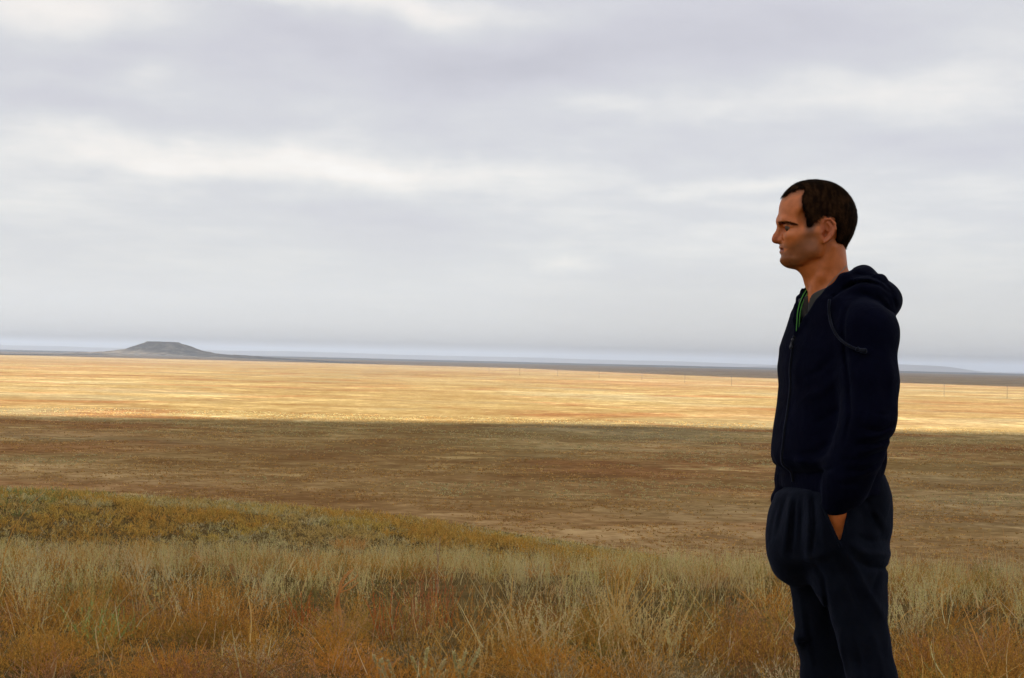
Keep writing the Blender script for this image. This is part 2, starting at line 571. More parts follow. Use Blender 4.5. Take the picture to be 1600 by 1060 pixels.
class Field:
    def __init__(s, xs, ys, zs):
        s.x, s.y, s.z = (np.asarray(a, dtype=np.float32) for a in (xs, ys, zs))
        s.F = np.full((len(xs), len(ys), len(zs)), 0.5, dtype=np.float32)

    def win(s, lo, hi, m):
        r = []
        for a, l, h in zip((s.x, s.y, s.z), lo, hi):
            i0 = max(int(np.searchsorted(a, l - m)) - 1, 0)
            i1 = min(int(np.searchsorted(a, h + m)) + 1, len(a))
            r.append(slice(i0, max(i1, i0 + 1)))
        return tuple(r)

    def pts(s, w):
        return s.x[w[0]][:, None, None], s.y[w[1]][None, :, None], s.z[w[2]][None, None, :]

    def op(s, fn, lo, hi, k=0.01, mode='add', m=None):
        w = s.win(lo, hi, (k + 0.03) if m is None else m)
        d = fn(*s.pts(w)).astype(np.float32)
        f = s.F[w]
        if mode == 'add':
            h = np.clip(0.5 + 0.5 * (f - d) / k, 0, 1)
            s.F[w] = f * (1 - h) + d * h - k * h * (1 - h)
        elif mode == 'sub':
            h = np.clip(0.5 - 0.5 * (f + d) / k, 0, 1)
            s.F[w] = f * (1 - h) - d * h + k * h * (1 - h)
        elif mode == 'and':
            h = np.clip(0.5 - 0.5 * (f - d) / k, 0, 1)
            s.F[w] = f * (1 - h) + d * h + k * h * (1 - h)

    def ell(s, c, r, k=0.01, mode='add', R=None):
        c, r = np.asarray(c, float), np.asarray(r, float)
        R_ = np.eye(3) if R is None else np.asarray(R)
        ext = np.sqrt(((R_ * r[None, :]) ** 2).sum(1))

        def fn(x, y, z):
            X, Y, Z = x - c[0], y - c[1], z - c[2]
            if R is not None:
                X, Y, Z = (R_[0, i] * X + R_[1, i] * Y + R_[2, i] * Z for i in range(3))
            q0 = np.sqrt((X / r[0]) ** 2 + (Y / r[1]) ** 2 + (Z / r[2]) ** 2)
            q1 = np.sqrt((X / r[0] ** 2) ** 2 + (Y / r[1] ** 2) ** 2 + (Z / r[2] ** 2) ** 2) + 1e-6
            return q0 * (q0 - 1) / q1
        s.op(fn, c - ext, c + ext, k, mode)

    def cap(s, a, b, ra, rb, k=0.01, mode='add'):
        a, b = np.asarray(a, float), np.asarray(b, float)
        ba = b - a
        L2 = float(ba @ ba) + 1e-12

        def fn(x, y, z):
            X, Y, Z = x - a[0], y - a[1], z - a[2]
            h = np.clip((X * ba[0] + Y * ba[1] + Z * ba[2]) / L2, 0, 1)
            return np.sqrt((X - ba[0] * h) ** 2 + (Y - ba[1] * h) ** 2 + (Z - ba[2] * h) ** 2) - (ra + (rb - ra) * h)
        r = max(ra, rb)
        s.op(fn, np.minimum(a, b) - r, np.maximum(a, b) + r, k, mode)

    def chain(s, pts, k=0.01, mode='add'):
        for p, q in zip(pts[:-1], pts[1:]):
            s.cap(p[:3], q[:3], p[3], q[3], k, mode)

    def loft(s, rows, ang, k=0.01, mode='add', n=2.0):
        """rows: z, cx, cy, depth radius, side radius; ang turns the section about z"""
        rows = np.array(sorted(rows, key=lambda r: r[0]), float)
        ca, sa = math.cos(ang), math.sin(ang)

        def fn(x, y, z):
            zz = z
            cx, cy = np.interp(zz, rows[:, 0], rows[:, 1]), np.interp(zz, rows[:, 0], rows[:, 2])
            rd, rs = np.interp(zz, rows[:, 0], rows[:, 3]), np.interp(zz, rows[:, 0], rows[:, 4])
            X, Y = x - cx, y - cy
            f = X * ca + Y * sa
            l = -X * sa + Y * ca
            q = (np.abs(f / rd) ** n + np.abs(l / rs) ** n) ** (1.0 / n)
            d = (q - 1) * np.minimum(rd, rs)
            dz = np.maximum(rows[0, 0] - zz, zz - rows[-1, 0])
            return np.maximum(d, dz)
        r = rows[:, 3:5].max()
        s.op(fn, (rows[:, 1].min() - r, rows[:, 2].min() - r, rows[0, 0]), (rows[:, 1].max() + r, rows[:, 2].max() + r, rows[-1, 0]), k, mode)

    def displace(s, fn, band=0.03):
        x, y, z = s.x[:, None, None], s.y[None, :, None], s.z[None, None, :]
        m = np.abs(s.F) < band
        i, j, k = np.nonzero(m)
        s.F[m] += fn(s.x[i], s.y[j], s.z[k]).astype(np.float32)

    def mesh(s):
        F = s.F
        neg = (F < 0)
        n = neg.astype(np.int8)
        c = (n[:-1, :-1, :-1] + n[1:, :-1, :-1] + n[:-1, 1:, :-1] + n[1:, 1:, :-1] + n[:-1, :-1, 1:] + n[1:, :-1, 1:] + n[:-1, 1:, 1:] + n[1:, 1:, 1:])
        act = (c > 0) & (c < 8)
        I, J, K = np.nonzero(act)
        idx = np.full(act.shape, -1, dtype=np.int64)
        idx[I, J, K] = np.arange(len(I))
        acc = np.zeros((len(I), 3))
        cnt = np.zeros(len(I))
        corners = [(a, b, d) for a in (0, 1) for b in (0, 1) for d in (0, 1)]
        for p in corners:
            for ax in range(3):
                if p[ax]:
                    continue
                q = list(p)
                q[ax] = 1
                f0 = F[I + p[0], J + p[1], K + p[2]]
                f1 = F[I + q[0], J + q[1], K + q[2]]
                m = (f0 < 0) != (f1 < 0)
                t = np.where(m, f0 / np.where(m, f0 - f1, 1), 0)
                pos = np.tile(np.array(p, float), (len(I), 1))
                pos[:, ax] = t
                acc[m] += pos[m]
                cnt[m] += 1
        acc /= cnt[:, None]
        V = np.stack([np.interp(I + acc[:, 0], np.arange(len(s.x)), s.x), np.interp(J + acc[:, 1], np.arange(len(s.y)), s.y), np.interp(K + acc[:, 2], np.arange(len(s.z)), s.z)], -1)
        Q = []
        for ax in range(3):
            sl0 = [slice(None)] * 3
            sl1 = [slice(None)] * 3
            sl0[ax] = slice(None, -1)
            sl1[ax] = slice(1, None)
            a, b = neg[tuple(sl0)], neg[tuple(sl1)]
            ch = a != b
            o1, o2 = (ax + 1) % 3, (ax + 2) % 3
            g = list(np.nonzero(ch))
            ok = (g[o1] > 0) & (g[o2] > 0) & (g[o1] < F.shape[o1] - 1) & (g[o2] < F.shape[o2] - 1)
            g = [h[ok] for h in g]

            def cell(d1, d2):
                h = list(g)
                h[o1] = h[o1] - d1
                h[o2] = h[o2] - d2
                return idx[h[0], h[1], h[2]]
            q = np.stack([cell(1, 1), cell(0, 1), cell(0, 0), cell(1, 0)], -1)
            fl = ~a[tuple(g)]
            q[fl] = q[fl][:, ::-1]
            Q.append(q)
        Q = np.concatenate(Q)
        Q = Q[(Q >= 0).all(1)]
        return V, Q


def smooth_v(V, Q, it=2, lam=0.5):
    E = np.concatenate([Q[:, [0, 1]], Q[:, [1, 2]], Q[:, [2, 3]], Q[:, [3, 0]]])
    for _ in range(it):
        A = np.zeros_like(V)
        n = np.zeros(len(V))
        for a, b in ((0, 1), (1, 0)):
            for k in range(3):
                A[:, k] += np.bincount(E[:, a], V[E[:, b], k], len(V))
            n += np.bincount(E[:, a], minlength=len(V))
        V = V + lam * (A / np.maximum(n, 1)[:, None] - V)
    return V


def vert_normals(V, Q):
    n = np.cross(V[Q[:, 2]] - V[Q[:, 0]], V[Q[:, 3]] - V[Q[:, 1]])
    N = np.zeros_like(V)
    for j in range(4):
        for k in range(3):
            N[:, k] += np.bincount(Q[:, j], n[:, k], len(V))
    return N / (np.linalg.norm(N, axis=1)[:, None] + 1e-12)


def creases(a, b, lines):
    """sum of soft ridges (amp < 0 raises) along traced lines: amp, width, points"""
    d = np.zeros(a.shape)
    for amp, w, pts in lines:
        pts = np.asarray(pts, float)
        lo, hi = pts.min(0) - 3.2 * w, pts.max(0) + 3.2 * w
        m = np.nonzero((a > lo[0]) & (a < hi[0]) & (b > lo[1]) & (b < hi[1]))[0]
        if len(m) == 0:
            continue
        pa, pb = a[m], b[m]
        best, tb, n = np.full(len(m), 1e9), np.zeros(len(m)), len(pts) - 1
        for k in range(n):
            (x0, y0), (x1, y1) = pts[k], pts[k + 1]
            dx, dy = x1 - x0, y1 - y0
            h = np.clip(((pa - x0) * dx + (pb - y0) * dy) / (dx * dx + dy * dy + 1e-9), 0, 1)
            e = np.hypot(pa - x0 - h * dx, pb - y0 - h * dy)
            c = e < best
            best, tb = np.where(c, e, best), np.where(c, (k + h) / n, tb)
        d[m] += amp * np.exp(-(best / w) ** 2) * np.sqrt(np.clip(np.sin(np.pi * (0.06 + 0.88 * tb)), 0, 1))
    return d


def in_poly(px, py, poly):
    poly = np.asarray(poly, float)
    ins = np.zeros(px.shape, bool)
    d = np.full(px.shape, 1e9)
    for (x0, y0), (x1, y1) in zip(poly, np.roll(poly, -1, 0)):
        c = ((y0 > py) != (y1 > py)) & (px < (x1 - x0) * (py - y0) / (y1 - y0 + 1e-12) + x0)
        ins ^= c
        dx, dy = x1 - x0, y1 - y0
        h = np.clip(((px - x0) * dx + (py - y0) * dy) / (dx * dx + dy * dy + 1e-12), 0, 1)
        d = np.minimum(d, np.hypot(px - x0 - h * dx, py - y0 - h * dy))
    return np.where(ins, -d, d)           # signed distance, negative inside


def tube_mesh(pts, radii, seg=8, closed=False):
    P = np.asarray(pts, float)
    n = len(P)
    R = np.broadcast_to(np.asarray(radii, float), (n,))
    T = np.gradient(P, axis=0)
    T /= np.linalg.norm(T, axis=1)[:, None] + 1e-12
    up = np.array([0.31, 0.17, 0.93])
    A = np.cross(T, up)
    A /= np.linalg.norm(A, axis=1)[:, None] + 1e-12
    B = np.cross(T, A)
    th = np.linspace(0, 2 * np.pi, seg, endpoint=False)
    V = P[:, None, :] + R[:, None, None] * (np.cos(th)[None, :, None] * A[:, None, :] + np.sin(th)[None, :, None] * B[:, None, :])
    i = np.arange(n * seg).reshape(n, seg)
    q = np.stack([i[:-1], np.roll(i, -1, 1)[:-1], np.roll(i, -1, 1)[1:], i[1:]], -1).reshape(-1, 4)
    V = V.reshape(-1, 3)
    c0, c1 = len(V), len(V) + 1
    V = np.concatenate([V, P[:1], P[-1:]])
    t0 = np.stack([np.full(seg, c0), np.roll(i[0], -1), i[0]], -1)
    t1 = np.stack([np.full(seg, c1), i[-1], np.roll(i[-1], -1)], -1)
    return V, q, np.concatenate([t0, t1])


def spline(pts, n):
    P = np.asarray(pts, float)
    d = np.concatenate([[0], np.cumsum(np.linalg.norm(np.diff(P[:, :3], axis=0), axis=1))])
    tt = np.linspace(0, d[-1], n)
    M = np.gradient(P, d, axis=0)
    out = np.zeros((n, P.shape[1]))
    k = np.clip(np.searchsorted(d, tt, side='right') - 1, 0, len(d) - 2)
    h = d[k + 1] - d[k]
    u = (tt - d[k]) / h
    for c in range(P.shape[1]):
        out[:, c] = ((2 * u ** 3 - 3 * u ** 2 + 1) * P[k, c] + (u ** 3 - 2 * u ** 2 + u) * h * M[k, c] + (-2 * u ** 3 + 3 * u ** 2) * P[k + 1, c] + (u ** 3 - u ** 2) * h * M[k + 1, c])
    return out


def ribbons(base, dirs, length, width, seg, bend, side=None, rng=RNG, curl=None):
    """tapered blades: base (N,3), dirs (N,3) unit, bend (N,3) added quadratically along the blade; returns V, tris, t (0 root .. 1 tip), owner"""
    N = len(base)
    t = np.linspace(0, 1, seg + 1)
    C = base[:, None, :] + dirs[:, None, :] * (length[:, None] * t[None, :])[..., None] + bend[:, None, :] * (t ** 2)[None, :, None]
    if curl is not None:
        C[:, 1:-1] += curl
    if side is None:
        a = rng.uniform(0, 2 * np.pi, N)
        side = np.stack([np.cos(a), np.sin(a), 0.15 * rng.normal(size=N)], -1)
    wk = width[:, None] * (1 - t[None, :-1] * 0.7)
    L = C[:, :-1] - side[:, None, :] * wk[..., None] * 0.5
    Rr = C[:, :-1] + side[:, None, :] * wk[..., None] * 0.5
    V = np.concatenate([np.stack([L, Rr], 2).reshape(N, seg * 2, 3), C[:, -1:]], 1)
    nv = seg * 2 + 1
    f = []
    for k in range(seg - 1):
        a = 2 * k
        f += [(a, a + 1, a + 3), (a, a + 3, a + 2)]
    f.append((2 * seg - 2, 2 * seg - 1, 2 * seg))
    f = np.array(f)
    T = (f[None] + (np.arange(N) * nv)[:, None, None]).reshape(-1, 3)
    tv = np.concatenate([np.repeat(t[:-1], 2), [1.0]])
    return V.reshape(-1, 3), T, np.tile(tv, N), np.repeat(np.arange(N), nv)


# ------------------------------------------------------------------ the man
MAN = at_depth(1305, 900, 4.05)
MX, MY = MAN[0], MAN[1]
VH = np.array([MX, MY, 0]) / math.hypot(MX, MY)
EX = np.array([VH[1], -VH[0], 0])
GZ = float(height(MX, MY))


def P(px, py, ly=0.0):
    """man-local point seen at a picture pixel: x along the picture, y away from the camera, z up from his feet"""
    v = ray(px, py)
    M = np.array([MX, MY, 0])
    k = (VH @ (M - CAM) + ly) / (VH @ v)
    p = CAM + v * k - M
    return np.array([p @ EX, p @ VH, p[2] - GZ])


def to_px(p):
    """picture pixels of man-local points (N,3); the inverse of P"""
    w = np.array([MX, MY, GZ]) + p[:, :1] * EX + p[:, 1:2] * VH + p[:, 2:3] * np.array([0, 0, 1.0])
    c = (w - CAM) @ RC
    return CX + FPX * c[:, 0] / -c[:, 2], CY - FPX * c[:, 1] / -c[:, 2]


U = 1 / 597.0                                  # metres per picture pixel at the man
TURN = math.radians(27)
FWD = np.array([-math.cos(TURN), -math.sin(TURN), 0])
LFT = np.array([math.sin(TURN), -math.cos(TURN), 0])
SEC = math.atan2(FWD[1], FWD[0])               # section angle: depth axis along FWD


def torso_rows(tab, inset=0.0):
    """tab: py, front px, back px, side radius -> loft rows turned with the body"""
    rows = []
    for py, f, b, w in tab:
        a, c = P(f, py), P(b, py)
        e = (c[0] - a[0]) / 2
        dd = math.sqrt(max(e * e - (w * math.sin(TURN)) ** 2, 0.05 ** 2)) / math.cos(TURN)
        rows.append((a[2] * 0.5 + c[2] * 0.5, (a[0] + c[0]) / 2, 0.0, dd - inset, w - inset))
    return rows


TORSO = [(440, 1288, 1338, 0.05), (455, 1262, 1366, 0.11), (470, 1246, 1384, 0.155), (490, 1237, 1392, 0.185), (515, 1229, 1395, 0.195), (545, 1219, 1396, 0.20), (575, 1216.5, 1394, 0.20), (605, 1218, 1391, 0.195),
         (630, 1215, 1388, 0.19), (668, 1209, 1384, 0.185), (700, 1205.5, 1381, 0.185), (716, 1206, 1379, 0.182), (728, 1211, 1377, 0.178), (736, 1219, 1375, 0.172), (740, 1221, 1375, 0.174), (748, 1220, 1376, 0.180), (768, 1222, 1377, 0.183)]
SH_L = P(1356, 521, -0.168)
EL_L = P(1359, 668, -0.225)
WR_L = P(1309, 781, -0.190)
SH_R = P(1282, 500, 0.180)
EL_R = P(1282, 660, 0.225)
WR_R = P(1233, 764, 0.115)
HIP_L, HIP_R = P(1330, 830, -0.080), P(1296, 830, 0.080)
KN_L, KN_R = P(1362, 1040, -0.125), P(1286, 1040, 0.075)
AN_L, AN_R = P(1384, 1295, -0.150), P(1300, 1295, 0.080)
AN_L[2], AN_R[2] = 0.085, 0.085


def hand(F, wrist, palm_end, back, thumb_side, curl):
    """palm, four unequal fingers in three bones each and a thumb; the hand points from wrist to palm_end"""
    d = palm_end - wrist
    L = np.linalg.norm(d)
    d = d / L
    s = thumb_side - d * (thumb_side @ d)
    s /= np.linalg.norm(s)
    n = np.cross(d, s)
    if n @ back < 0:
        n = -n
    R = np.stack([d, s, n], 1)
    F.ell(wrist + d * L * 0.55, (L * 0.62, 0.042, 0.0165), 0.012, R=R)
    F.cap(wrist - d * 0.03, wrist + d * L * 0.35, 0.026, 0.023, 0.012)
    for i, (off, ln) in enumerate(((0.030, 0.072), (0.010, 0.081), (-0.010, 0.075), (-0.029, 0.060))):
        p = wrist + d * L * (0.93 - 0.02 * abs(i - 1)) + s * off
        a = 0.0
        r = 0.0092
        for j, fr in enumerate((0.46, 0.30, 0.24)):
            a += curl * (0.6 + 0.25 * j)
            q = p + (d * math.cos(a) - n * math.sin(a) + s * off * 0.6) * ln * fr
            F.cap(p, q, r, r - 0.0010, 0.004)
            p, r = q, r - 0.0010
    p = wrist + d * L * 0.22 + s * 0.030
    q = wrist + d * L * 0.66 + s * 0.034 - n * 0.016
    e = wrist + d * L * 0.98 + s * 0.030 - n * 0.026
    F.cap(p, q, 0.017, 0.0115, 0.012)
    F.cap(q, e, 0.0112, 0.0085, 0.004)


def build_head(F):
    def hp(px, py, y=0.0):
        return P(px, py, y)
    F.ell(hp(1278, 337), (57.5 * U, 0.0755, 53.5 * U), 0.012)
    F.ell(hp(1284, 345), (49 * U, 0.0755, 45 * U), 0.015)
    F.ell(hp(1255.5, 328), (36.0 * U, 0.060, 37 * U), 0.026)                   # forehead
    F.ell(hp(1252, 365), (33 * U, 0.0585, 45 * U), 0.022)                   # face
    F.cap(hp(1223, 346.0, 0), hp(1230, 345.5, -0.034), 0.0145, 0.0125, 0.012)      # brow
    F.cap(hp(1223, 346.0, 0), hp(1230, 345.5, 0.034), 0.0145, 0.0125, 0.012)
    F.cap(hp(1230, 345.5, -0.034), hp(1245, 351, -0.052), 0.0115, 0.010, 0.012)
    F.cap(hp(1230, 345.5, 0.034), hp(1245, 351, 0.052), 0.0115, 0.010, 0.012)
    for s in (-1, 1):
        F.ell(hp(1226.0, 356.5, s * 0.033), (0.0165, 0.018, 0.0115), 0.012, 'sub')       # socket
        F.ell(hp(1219.5, 360, s * 0.021), (0.012, 0.0085, 0.012), 0.008, 'sub')
        F.ell(hp(1236.5, 356.0, s * 0.033), (0.0145, 0.0155, 0.0125), 0.006)          # lids over the eye
        F.cap(hp(1229.0, 352.6, s * 0.024), hp(1234.5, 353.6, s * 0.046), 0.0042, 0.0042, 0.004)
        F.cap(hp(1229.5, 358.8, s * 0.026), hp(1234.5, 358.0, s * 0.044), 0.0036, 0.0036, 0.004)
        F.ell(hp(1241, 369, s * 0.043), (0.024, 0.0235, 0.0165), 0.013)            # cheekbone
        F.cap(hp(1246, 367, s * 0.054), hp(1279, 361, s * 0.070), 0.0105, 0.008, 0.015)
        F.ell(hp(1243, 383, s * 0.036), (0.022, 0.022, 0.024), 0.02)
        F.chain([(*hp(1236, 403.5, s * 0.010), 0.0185), (*hp(1250, 403.5, s * 0.036), 0.0150), (*hp(1275, 392.5, s * 0.056), 0.0150), (*hp(1283, 372, s * 0.063), 0.0150)], 0.022)
        F.ell(hp(1262, 380, s * 0.047), (0.034, 0.020, 0.034), 0.02)             # masseter
        F.ell(hp(1259, 340, s * 0.066), (0.016, 0.008, 0.02), 0.016, 'sub')          # temple
        # nose wing
        F.ell(hp(1221.0, 375.5, s * 0.0125), (0.0088, 0.0068, 0.0080), 0.006)
        F.ell(hp(1217.0, 381.2, s * 0.0075), (0.0042, 0.0032, 0.0030), 0.003, 'sub')
        # lips
        F.chain([(*hp(1221.5, 386.6, 0), 0.0057), (*hp(1223.3, 387.3, s * 0.012), 0.0050), (*hp(1233, 387.6, s * 0.0265), 0.0030)], 0.005)
        F.chain([(*hp(1222.4, 394.0, 0), 0.0062), (*hp(1224.6, 393.6, s * 0.012), 0.0052), (*hp(1233, 389.0, s * 0.0260), 0.0030)], 0.005)
    F.ell(hp(1240, 388, 0), (0.0295, 0.034, 0.022), 0.014)                       # muzzle
    F.ell(hp(1232.3, 406.2, 0), (0.0220, 0.0225, 0.0175), 0.014)                     # chin
    F.ell(hp(1254, 402, 0), (0.046, 0.044, 0.014), 0.02)                       # floor of the mouth
    F.chain([(*hp(1223.5, 351.5, 0), 0.0085), (*hp(1219.0, 361, 0), 0.0080), (*hp(1213.5, 370, 0), 0.0083), (*hp(1211.4, 375.0, 0), 0.0094)], 0.010)  # nose
    F.ell(hp(1219, 378, 0), (0.0125, 0.0085, 0.0058), 0.006)
    for s in (-1, 1):
        F.chain([(*hp(1216.6, 390.6, 0), 0.0026), (*hp(1219.0, 390.6, s * 0.013), 0.0028), (*hp(1234.3, 387.9, s * 0.0320), 0.0026)], 0.0025, 'sub')
        F.chain([(*hp(1226.5, 375, s * 0.024), 0.003), (*hp(1234, 383, s * 0.036), 0.0035), (*hp(1239, 391, s * 0.041), 0.003)], 0.008, 'sub')
        F.chain([(*hp(1224.0, 369, s * 0.0165), 0.0028), (*hp(1228.6, 375, s * 0.0195), 0.0030), (*hp(1227, 380.5, s * 0.018), 0.0028)], 0.005, 'sub')
    F.ell(hp(1214.5, 400.3, 0), (0.0078, 0.024, 0.0050), 0.010, 'sub')          # dent above the chin
    F.ell(hp(1213.0, 391.0, 0), (0.0085, 0.020, 0.0016), 0.003, 'sub')
    # ears
    for s in (-1, 1):
        c = hp(1294.5, 360.5, s * 0.0770)
        R = rot_z(s * math.radians(20)) @ np.array(Matrix.Rotation(math.radians(-9), 3, 'Y'))
        F.ell(c, (0.0150, 0.0070, 0.0265), 0.005, R=R)
        F.ell(hp(1287.5, 374.5, s * 0.0745), (0.0085, 0.0060, 0.0105), 0.006)
        c2 = c + np.array([-0.001, s * 0.0062, 0.001])
        F.ell(c2, (0.0106, 0.0062, 0.0200), 0.004, 'sub', R=R)
        F.ell(hp(1290.0, 366, s * 0.080), (0.0072, 0.0110, 0.0100), 0.004, 'sub')
        rim = [(1284.5, 357), (1285.2, 349), (1290, 343.2), (1297.5, 342.6), (1304, 349), (1305.2, 358), (1301.5, 367), (1295, 375), (1288.5, 379)]
        F.chain([(*hp(px, py, s * (0.0775 + 0.00030 * (px - 1284))), 0.0033) for px, py in rim], 0.003)
        F.chain([(*hp(px, py, s * (0.0775 + 0.00018 * (px - 1284))), 0.0026) for px, py in ((1293, 348.5), (1298, 355), (1298, 364), (1292, 371))], 0.003)
        F.ell(hp(1284.6, 363, s * 0.0765), (0.0035, 0.0055, 0.0065), 0.003)
    # neck
    for dx in (-4.5, 4.0):
        F.chain([(*hp(1283 + dx, 386, 0), 0.0500), (*hp(1287 + dx, 415, 0), 0.0500), (*hp(1297 + dx, 447, 0.002), 0.0510), (*hp(1303 + dx, 492, 0.0), 0.068)], 0.012)
    F.ell(hp(1300, 390), (0.026, 0.044, 0.05), 0.03)
    F.cap(hp(1240, 406, 0), hp(1272, 420, 0), 0.017, 0.026, 0.02)
    F.ell(hp(1266, 438, 0), (0.013, 0.012, 0.018), 0.016)
    for s in (-1, 1):
        F.chain([(*hp(1299, 386, s * 0.050), 0.010), (*hp(1284, 432, s * 0.042), 0.0100), (*hp(1266, 472, s * 0.018), 0.009)], 0.014)
    for s in (-1, 1):                                                             # lid opening
        F.ell(hp(1226.5, 356.5, s * 0.050), (0.0060, 0.016, 0.0085), 0.008, 'sub')
        F.chain([(*hp(1223.5, 356.3, s * 0.026), 0.0030), (*hp(1229.0, 355.8, s * 0.047), 0.0034), (*hp(1234.0, 356.4, s * 0.0575), 0.0022)], 0.002, 'sub')
        F.chain([(*hp(1225.0, 353.2, s * 0.030), 0.0030), (*hp(1230.0, 351.9, s * 0.0485), 0.0032), (*hp(1237.5, 354.0, s * 0.0595), 0.0026)], 0.004)


# hairline in side view, traced from the photograph
HAIRLINE = [(1200, 309), (1224.0, 309), (1236, 302.5), (1248, 298.5), (1256.5, 298), (1258.5, 303), (1254.5, 311), (1254.0, 320), (1256, 327), (1259, 334), (1261.5, 345), (1262.0, 357.0), (1267.5, 357.5), (1273.5, 351), (1280, 346.5),
                 (1287, 342), (1297, 341.5), (1305, 346.5), (1308, 358), (1306.5, 370), (1306.5, 384), (1312, 389), (1322, 390.5), (1330, 394), (1380, 380), (1380, 240), (1200, 240)]


def build_person():
    root_loc, root_rot = (MX, MY, GZ), -math.atan2(MX, MY)
    hx0, hx1 = P(1198, 380)[0], P(1348, 340)[0]
    z_neck = P(1290, 470)[2]
    z_top = P(1290, 272)[2]
    xs = np.unique(np.concatenate([np.arange(-0.36, hx0, 0.006), np.arange(hx0, hx1, 0.0019), np.arange(hx1, 0.36, 0.006)]))
    ys = np.unique(np.concatenate([np.arange(-0.36, -0.10, 0.0055), np.arange(-0.10, 0.10, 0.0023), np.arange(0.10, 0.36, 0.0055)]))
    zs = np.unique(np.concatenate([np.arange(-0.01, z_neck, 0.0070), np.arange(z_neck, z_top, 0.0019)]))
    F = Field(xs, ys, zs)
    build_head(F)
    rows = torso_rows(TORSO, 0.030)
    F.loft([r for r in rows], SEC, 0.03)
    F.cap(SH_L + np.array([-0.02, 0.03, -0.02]), SH_R + np.array([0.02, -0.03, -0.02]), 0.055, 0.055, 0.04)
    for SHp, EL, WR in ((SH_L, EL_L, WR_L), (SH_R, EL_R, WR_R)):
        F.cap(SHp, EL, 0.050, 0.038, 0.02)
        F.cap(EL, WR, 0.040, 0.027, 0.02)
    F.ell((HIP_L + HIP_R) / 2 + np.array([0, 0, 0.06]), (0.095, 0.130, 0.12), 0.03)
    for H, K, A in ((HIP_L, KN_L, AN_L), (HIP_R, KN_R, AN_R)):
        F.cap(H, K, 0.070, 0.040, 0.02)
        F.cap(K, A, 0.039, 0.030, 0.02)
        F.cap(A + np.array([0.02, 0, -0.045]), A + np.array([-0.15, -0.03, -0.055]), 0.032, 0.022, 0.02)
    hand(F, P(1309, 787, -0.184), P(1305, 850, -0.172), np.array([0.1, -1, 0]), np.array([-1, 0, 0]), 0.25)
    hand(F, P(1241, 780, 0.105), P(1250, 842, 0.090), np.array([0.0, 1, 0]), np.array([-1, 0, 0]), 0.25)
    V, Q = F.mesh()
    V = smooth_v(V, Q, 1, 0.35)
    px, py = to_px(V)
    N = vert_normals(V, Q)
    head_m = V[:, 2] > P(1290, 425)[2]
    beard = in_poly(px, py, [(1261, 356), (1271, 356), (1279, 372), (1280, 384), (1281, 393), (1268, 402), (1252, 411), (1240, 424), (1212, 424), (1210, 396), (1213, 382), (1219, 381.5), (1226, 383), (1233, 384), (1243, 379), (1253, 370)])
    lips = in_poly(px, py, [(1213, 387.5), (1220, 386.2), (1232.5, 389.2), (1225, 394.5), (1214, 396)])
    st = np.clip(0.5 - beard / 11.0, 0, 1) * head_m * (1 - np.clip(0.5 - lips / 2.0, 0, 1))
    lp = np.clip(0.5 - (lips + 1.0) / 2.0, 0, 1) * head_m * (np.abs(V[:, 1]) < 0.028)
    ear = np.clip(0.5 - (np.hypot((px - 1294) / 13, (py - 360) / 22) - 1) * 3, 0, 1) * head_m * (np.abs(V[:, 1]) > 0.066)
    nose = np.clip(1 - np.hypot((px - 1212) / 14, (py - 373) / 12), 0, 1) * head_m
    hd = in_poly(px, py, HAIRLINE)
    rt_ = np.clip(0.80 - hd / 9.5, 0, 1) * (V[:, 2] > P(1290, 396)[2]) * (np.abs(V[:, 1]) < 0.0775) * (px < 1300)
    me = np_mesh('person', V, quads=Q, attrs={'roots': rt_, 'stubble': st, 'lip': lp, 'flush': np.clip(ear * 0.7 + nose * 0.8, 0, 1)})
    m, t, b = material('skin', 0.46, 0.45)
    a1 = t.node('ShaderNodeAttribute', attribute_name='stubble')
    a2 = t.node('ShaderNodeAttribute', attribute_name='lip')
    a3 = t.node('ShaderNodeAttribute', attribute_name='flush')
    tc = t.node('ShaderNodeTexCoord')
    n = t.noise(tc.outputs['Object'], 45.0, 5, 0.6)
    n2 = t.noise(tc.outputs['Object'], 900.0, 3, 0.6)
    base = t.ramp(n, [(0.3, (0.47, 0.128, 0.024)), (0.7, (0.62, 0.178, 0.042))])
    base = t.mix(t.math('MULTIPLY', a3.outputs['Fac'], 0.75), base, (0.33, 0.075, 0.035))
    dots = t.mapr(n2, 0.35, 0.65, 0.34, 0.80)
    base = t.mix(t.math('MULTIPLY', a1.outputs['Fac'], dots), base, (0.085, 0.048, 0.025))
    a4 = t.node('ShaderNodeAttribute', attribute_name='roots')
    n4 = t.noise(tc.outputs['Object'], 420.0, 3, 0.7)
    base = t.mix(t.math('MULTIPLY', a4.outputs['Fac'], t.mapr(n4, 0.30, 0.62, 0.35, 1.0)), base, (0.020, 0.0105, 0.006))
    base = t.mix(t.math('MULTIPLY', a2.outputs['Fac'], 0.8), base, (0.20, 0.036, 0.024))
    t.l.new(base, b.inputs['Base Color'])
    b.inputs['Subsurface Weight'].default_value = 0.12
    b.inputs['Subsurface Radius'].default_value = (0.010, 0.004, 0.002)
    b.inputs['Subsurface Scale'].default_value = 0.5
    bn = t.node('ShaderNodeBump')
    bn.inputs['Strength'].default_value = 0.25
    bn.inputs['Distance'].default_value = 0.0008
    t.l.new(n2, bn.inputs['Height'])
    t.l.new(bn.outputs[0], b.inputs['Normal'])
    man = link('person', me, m, label='man in navy hoodie and sweatpants standing in profile, hands in pockets', cat='person', loc=root_loc, rotz=root_rot)

    # ---- hair
    hm, ht, hb = material('hair', 0.7, 0.03)
    ha = ht.node('ShaderNodeAttribute', attribute_name='shade')
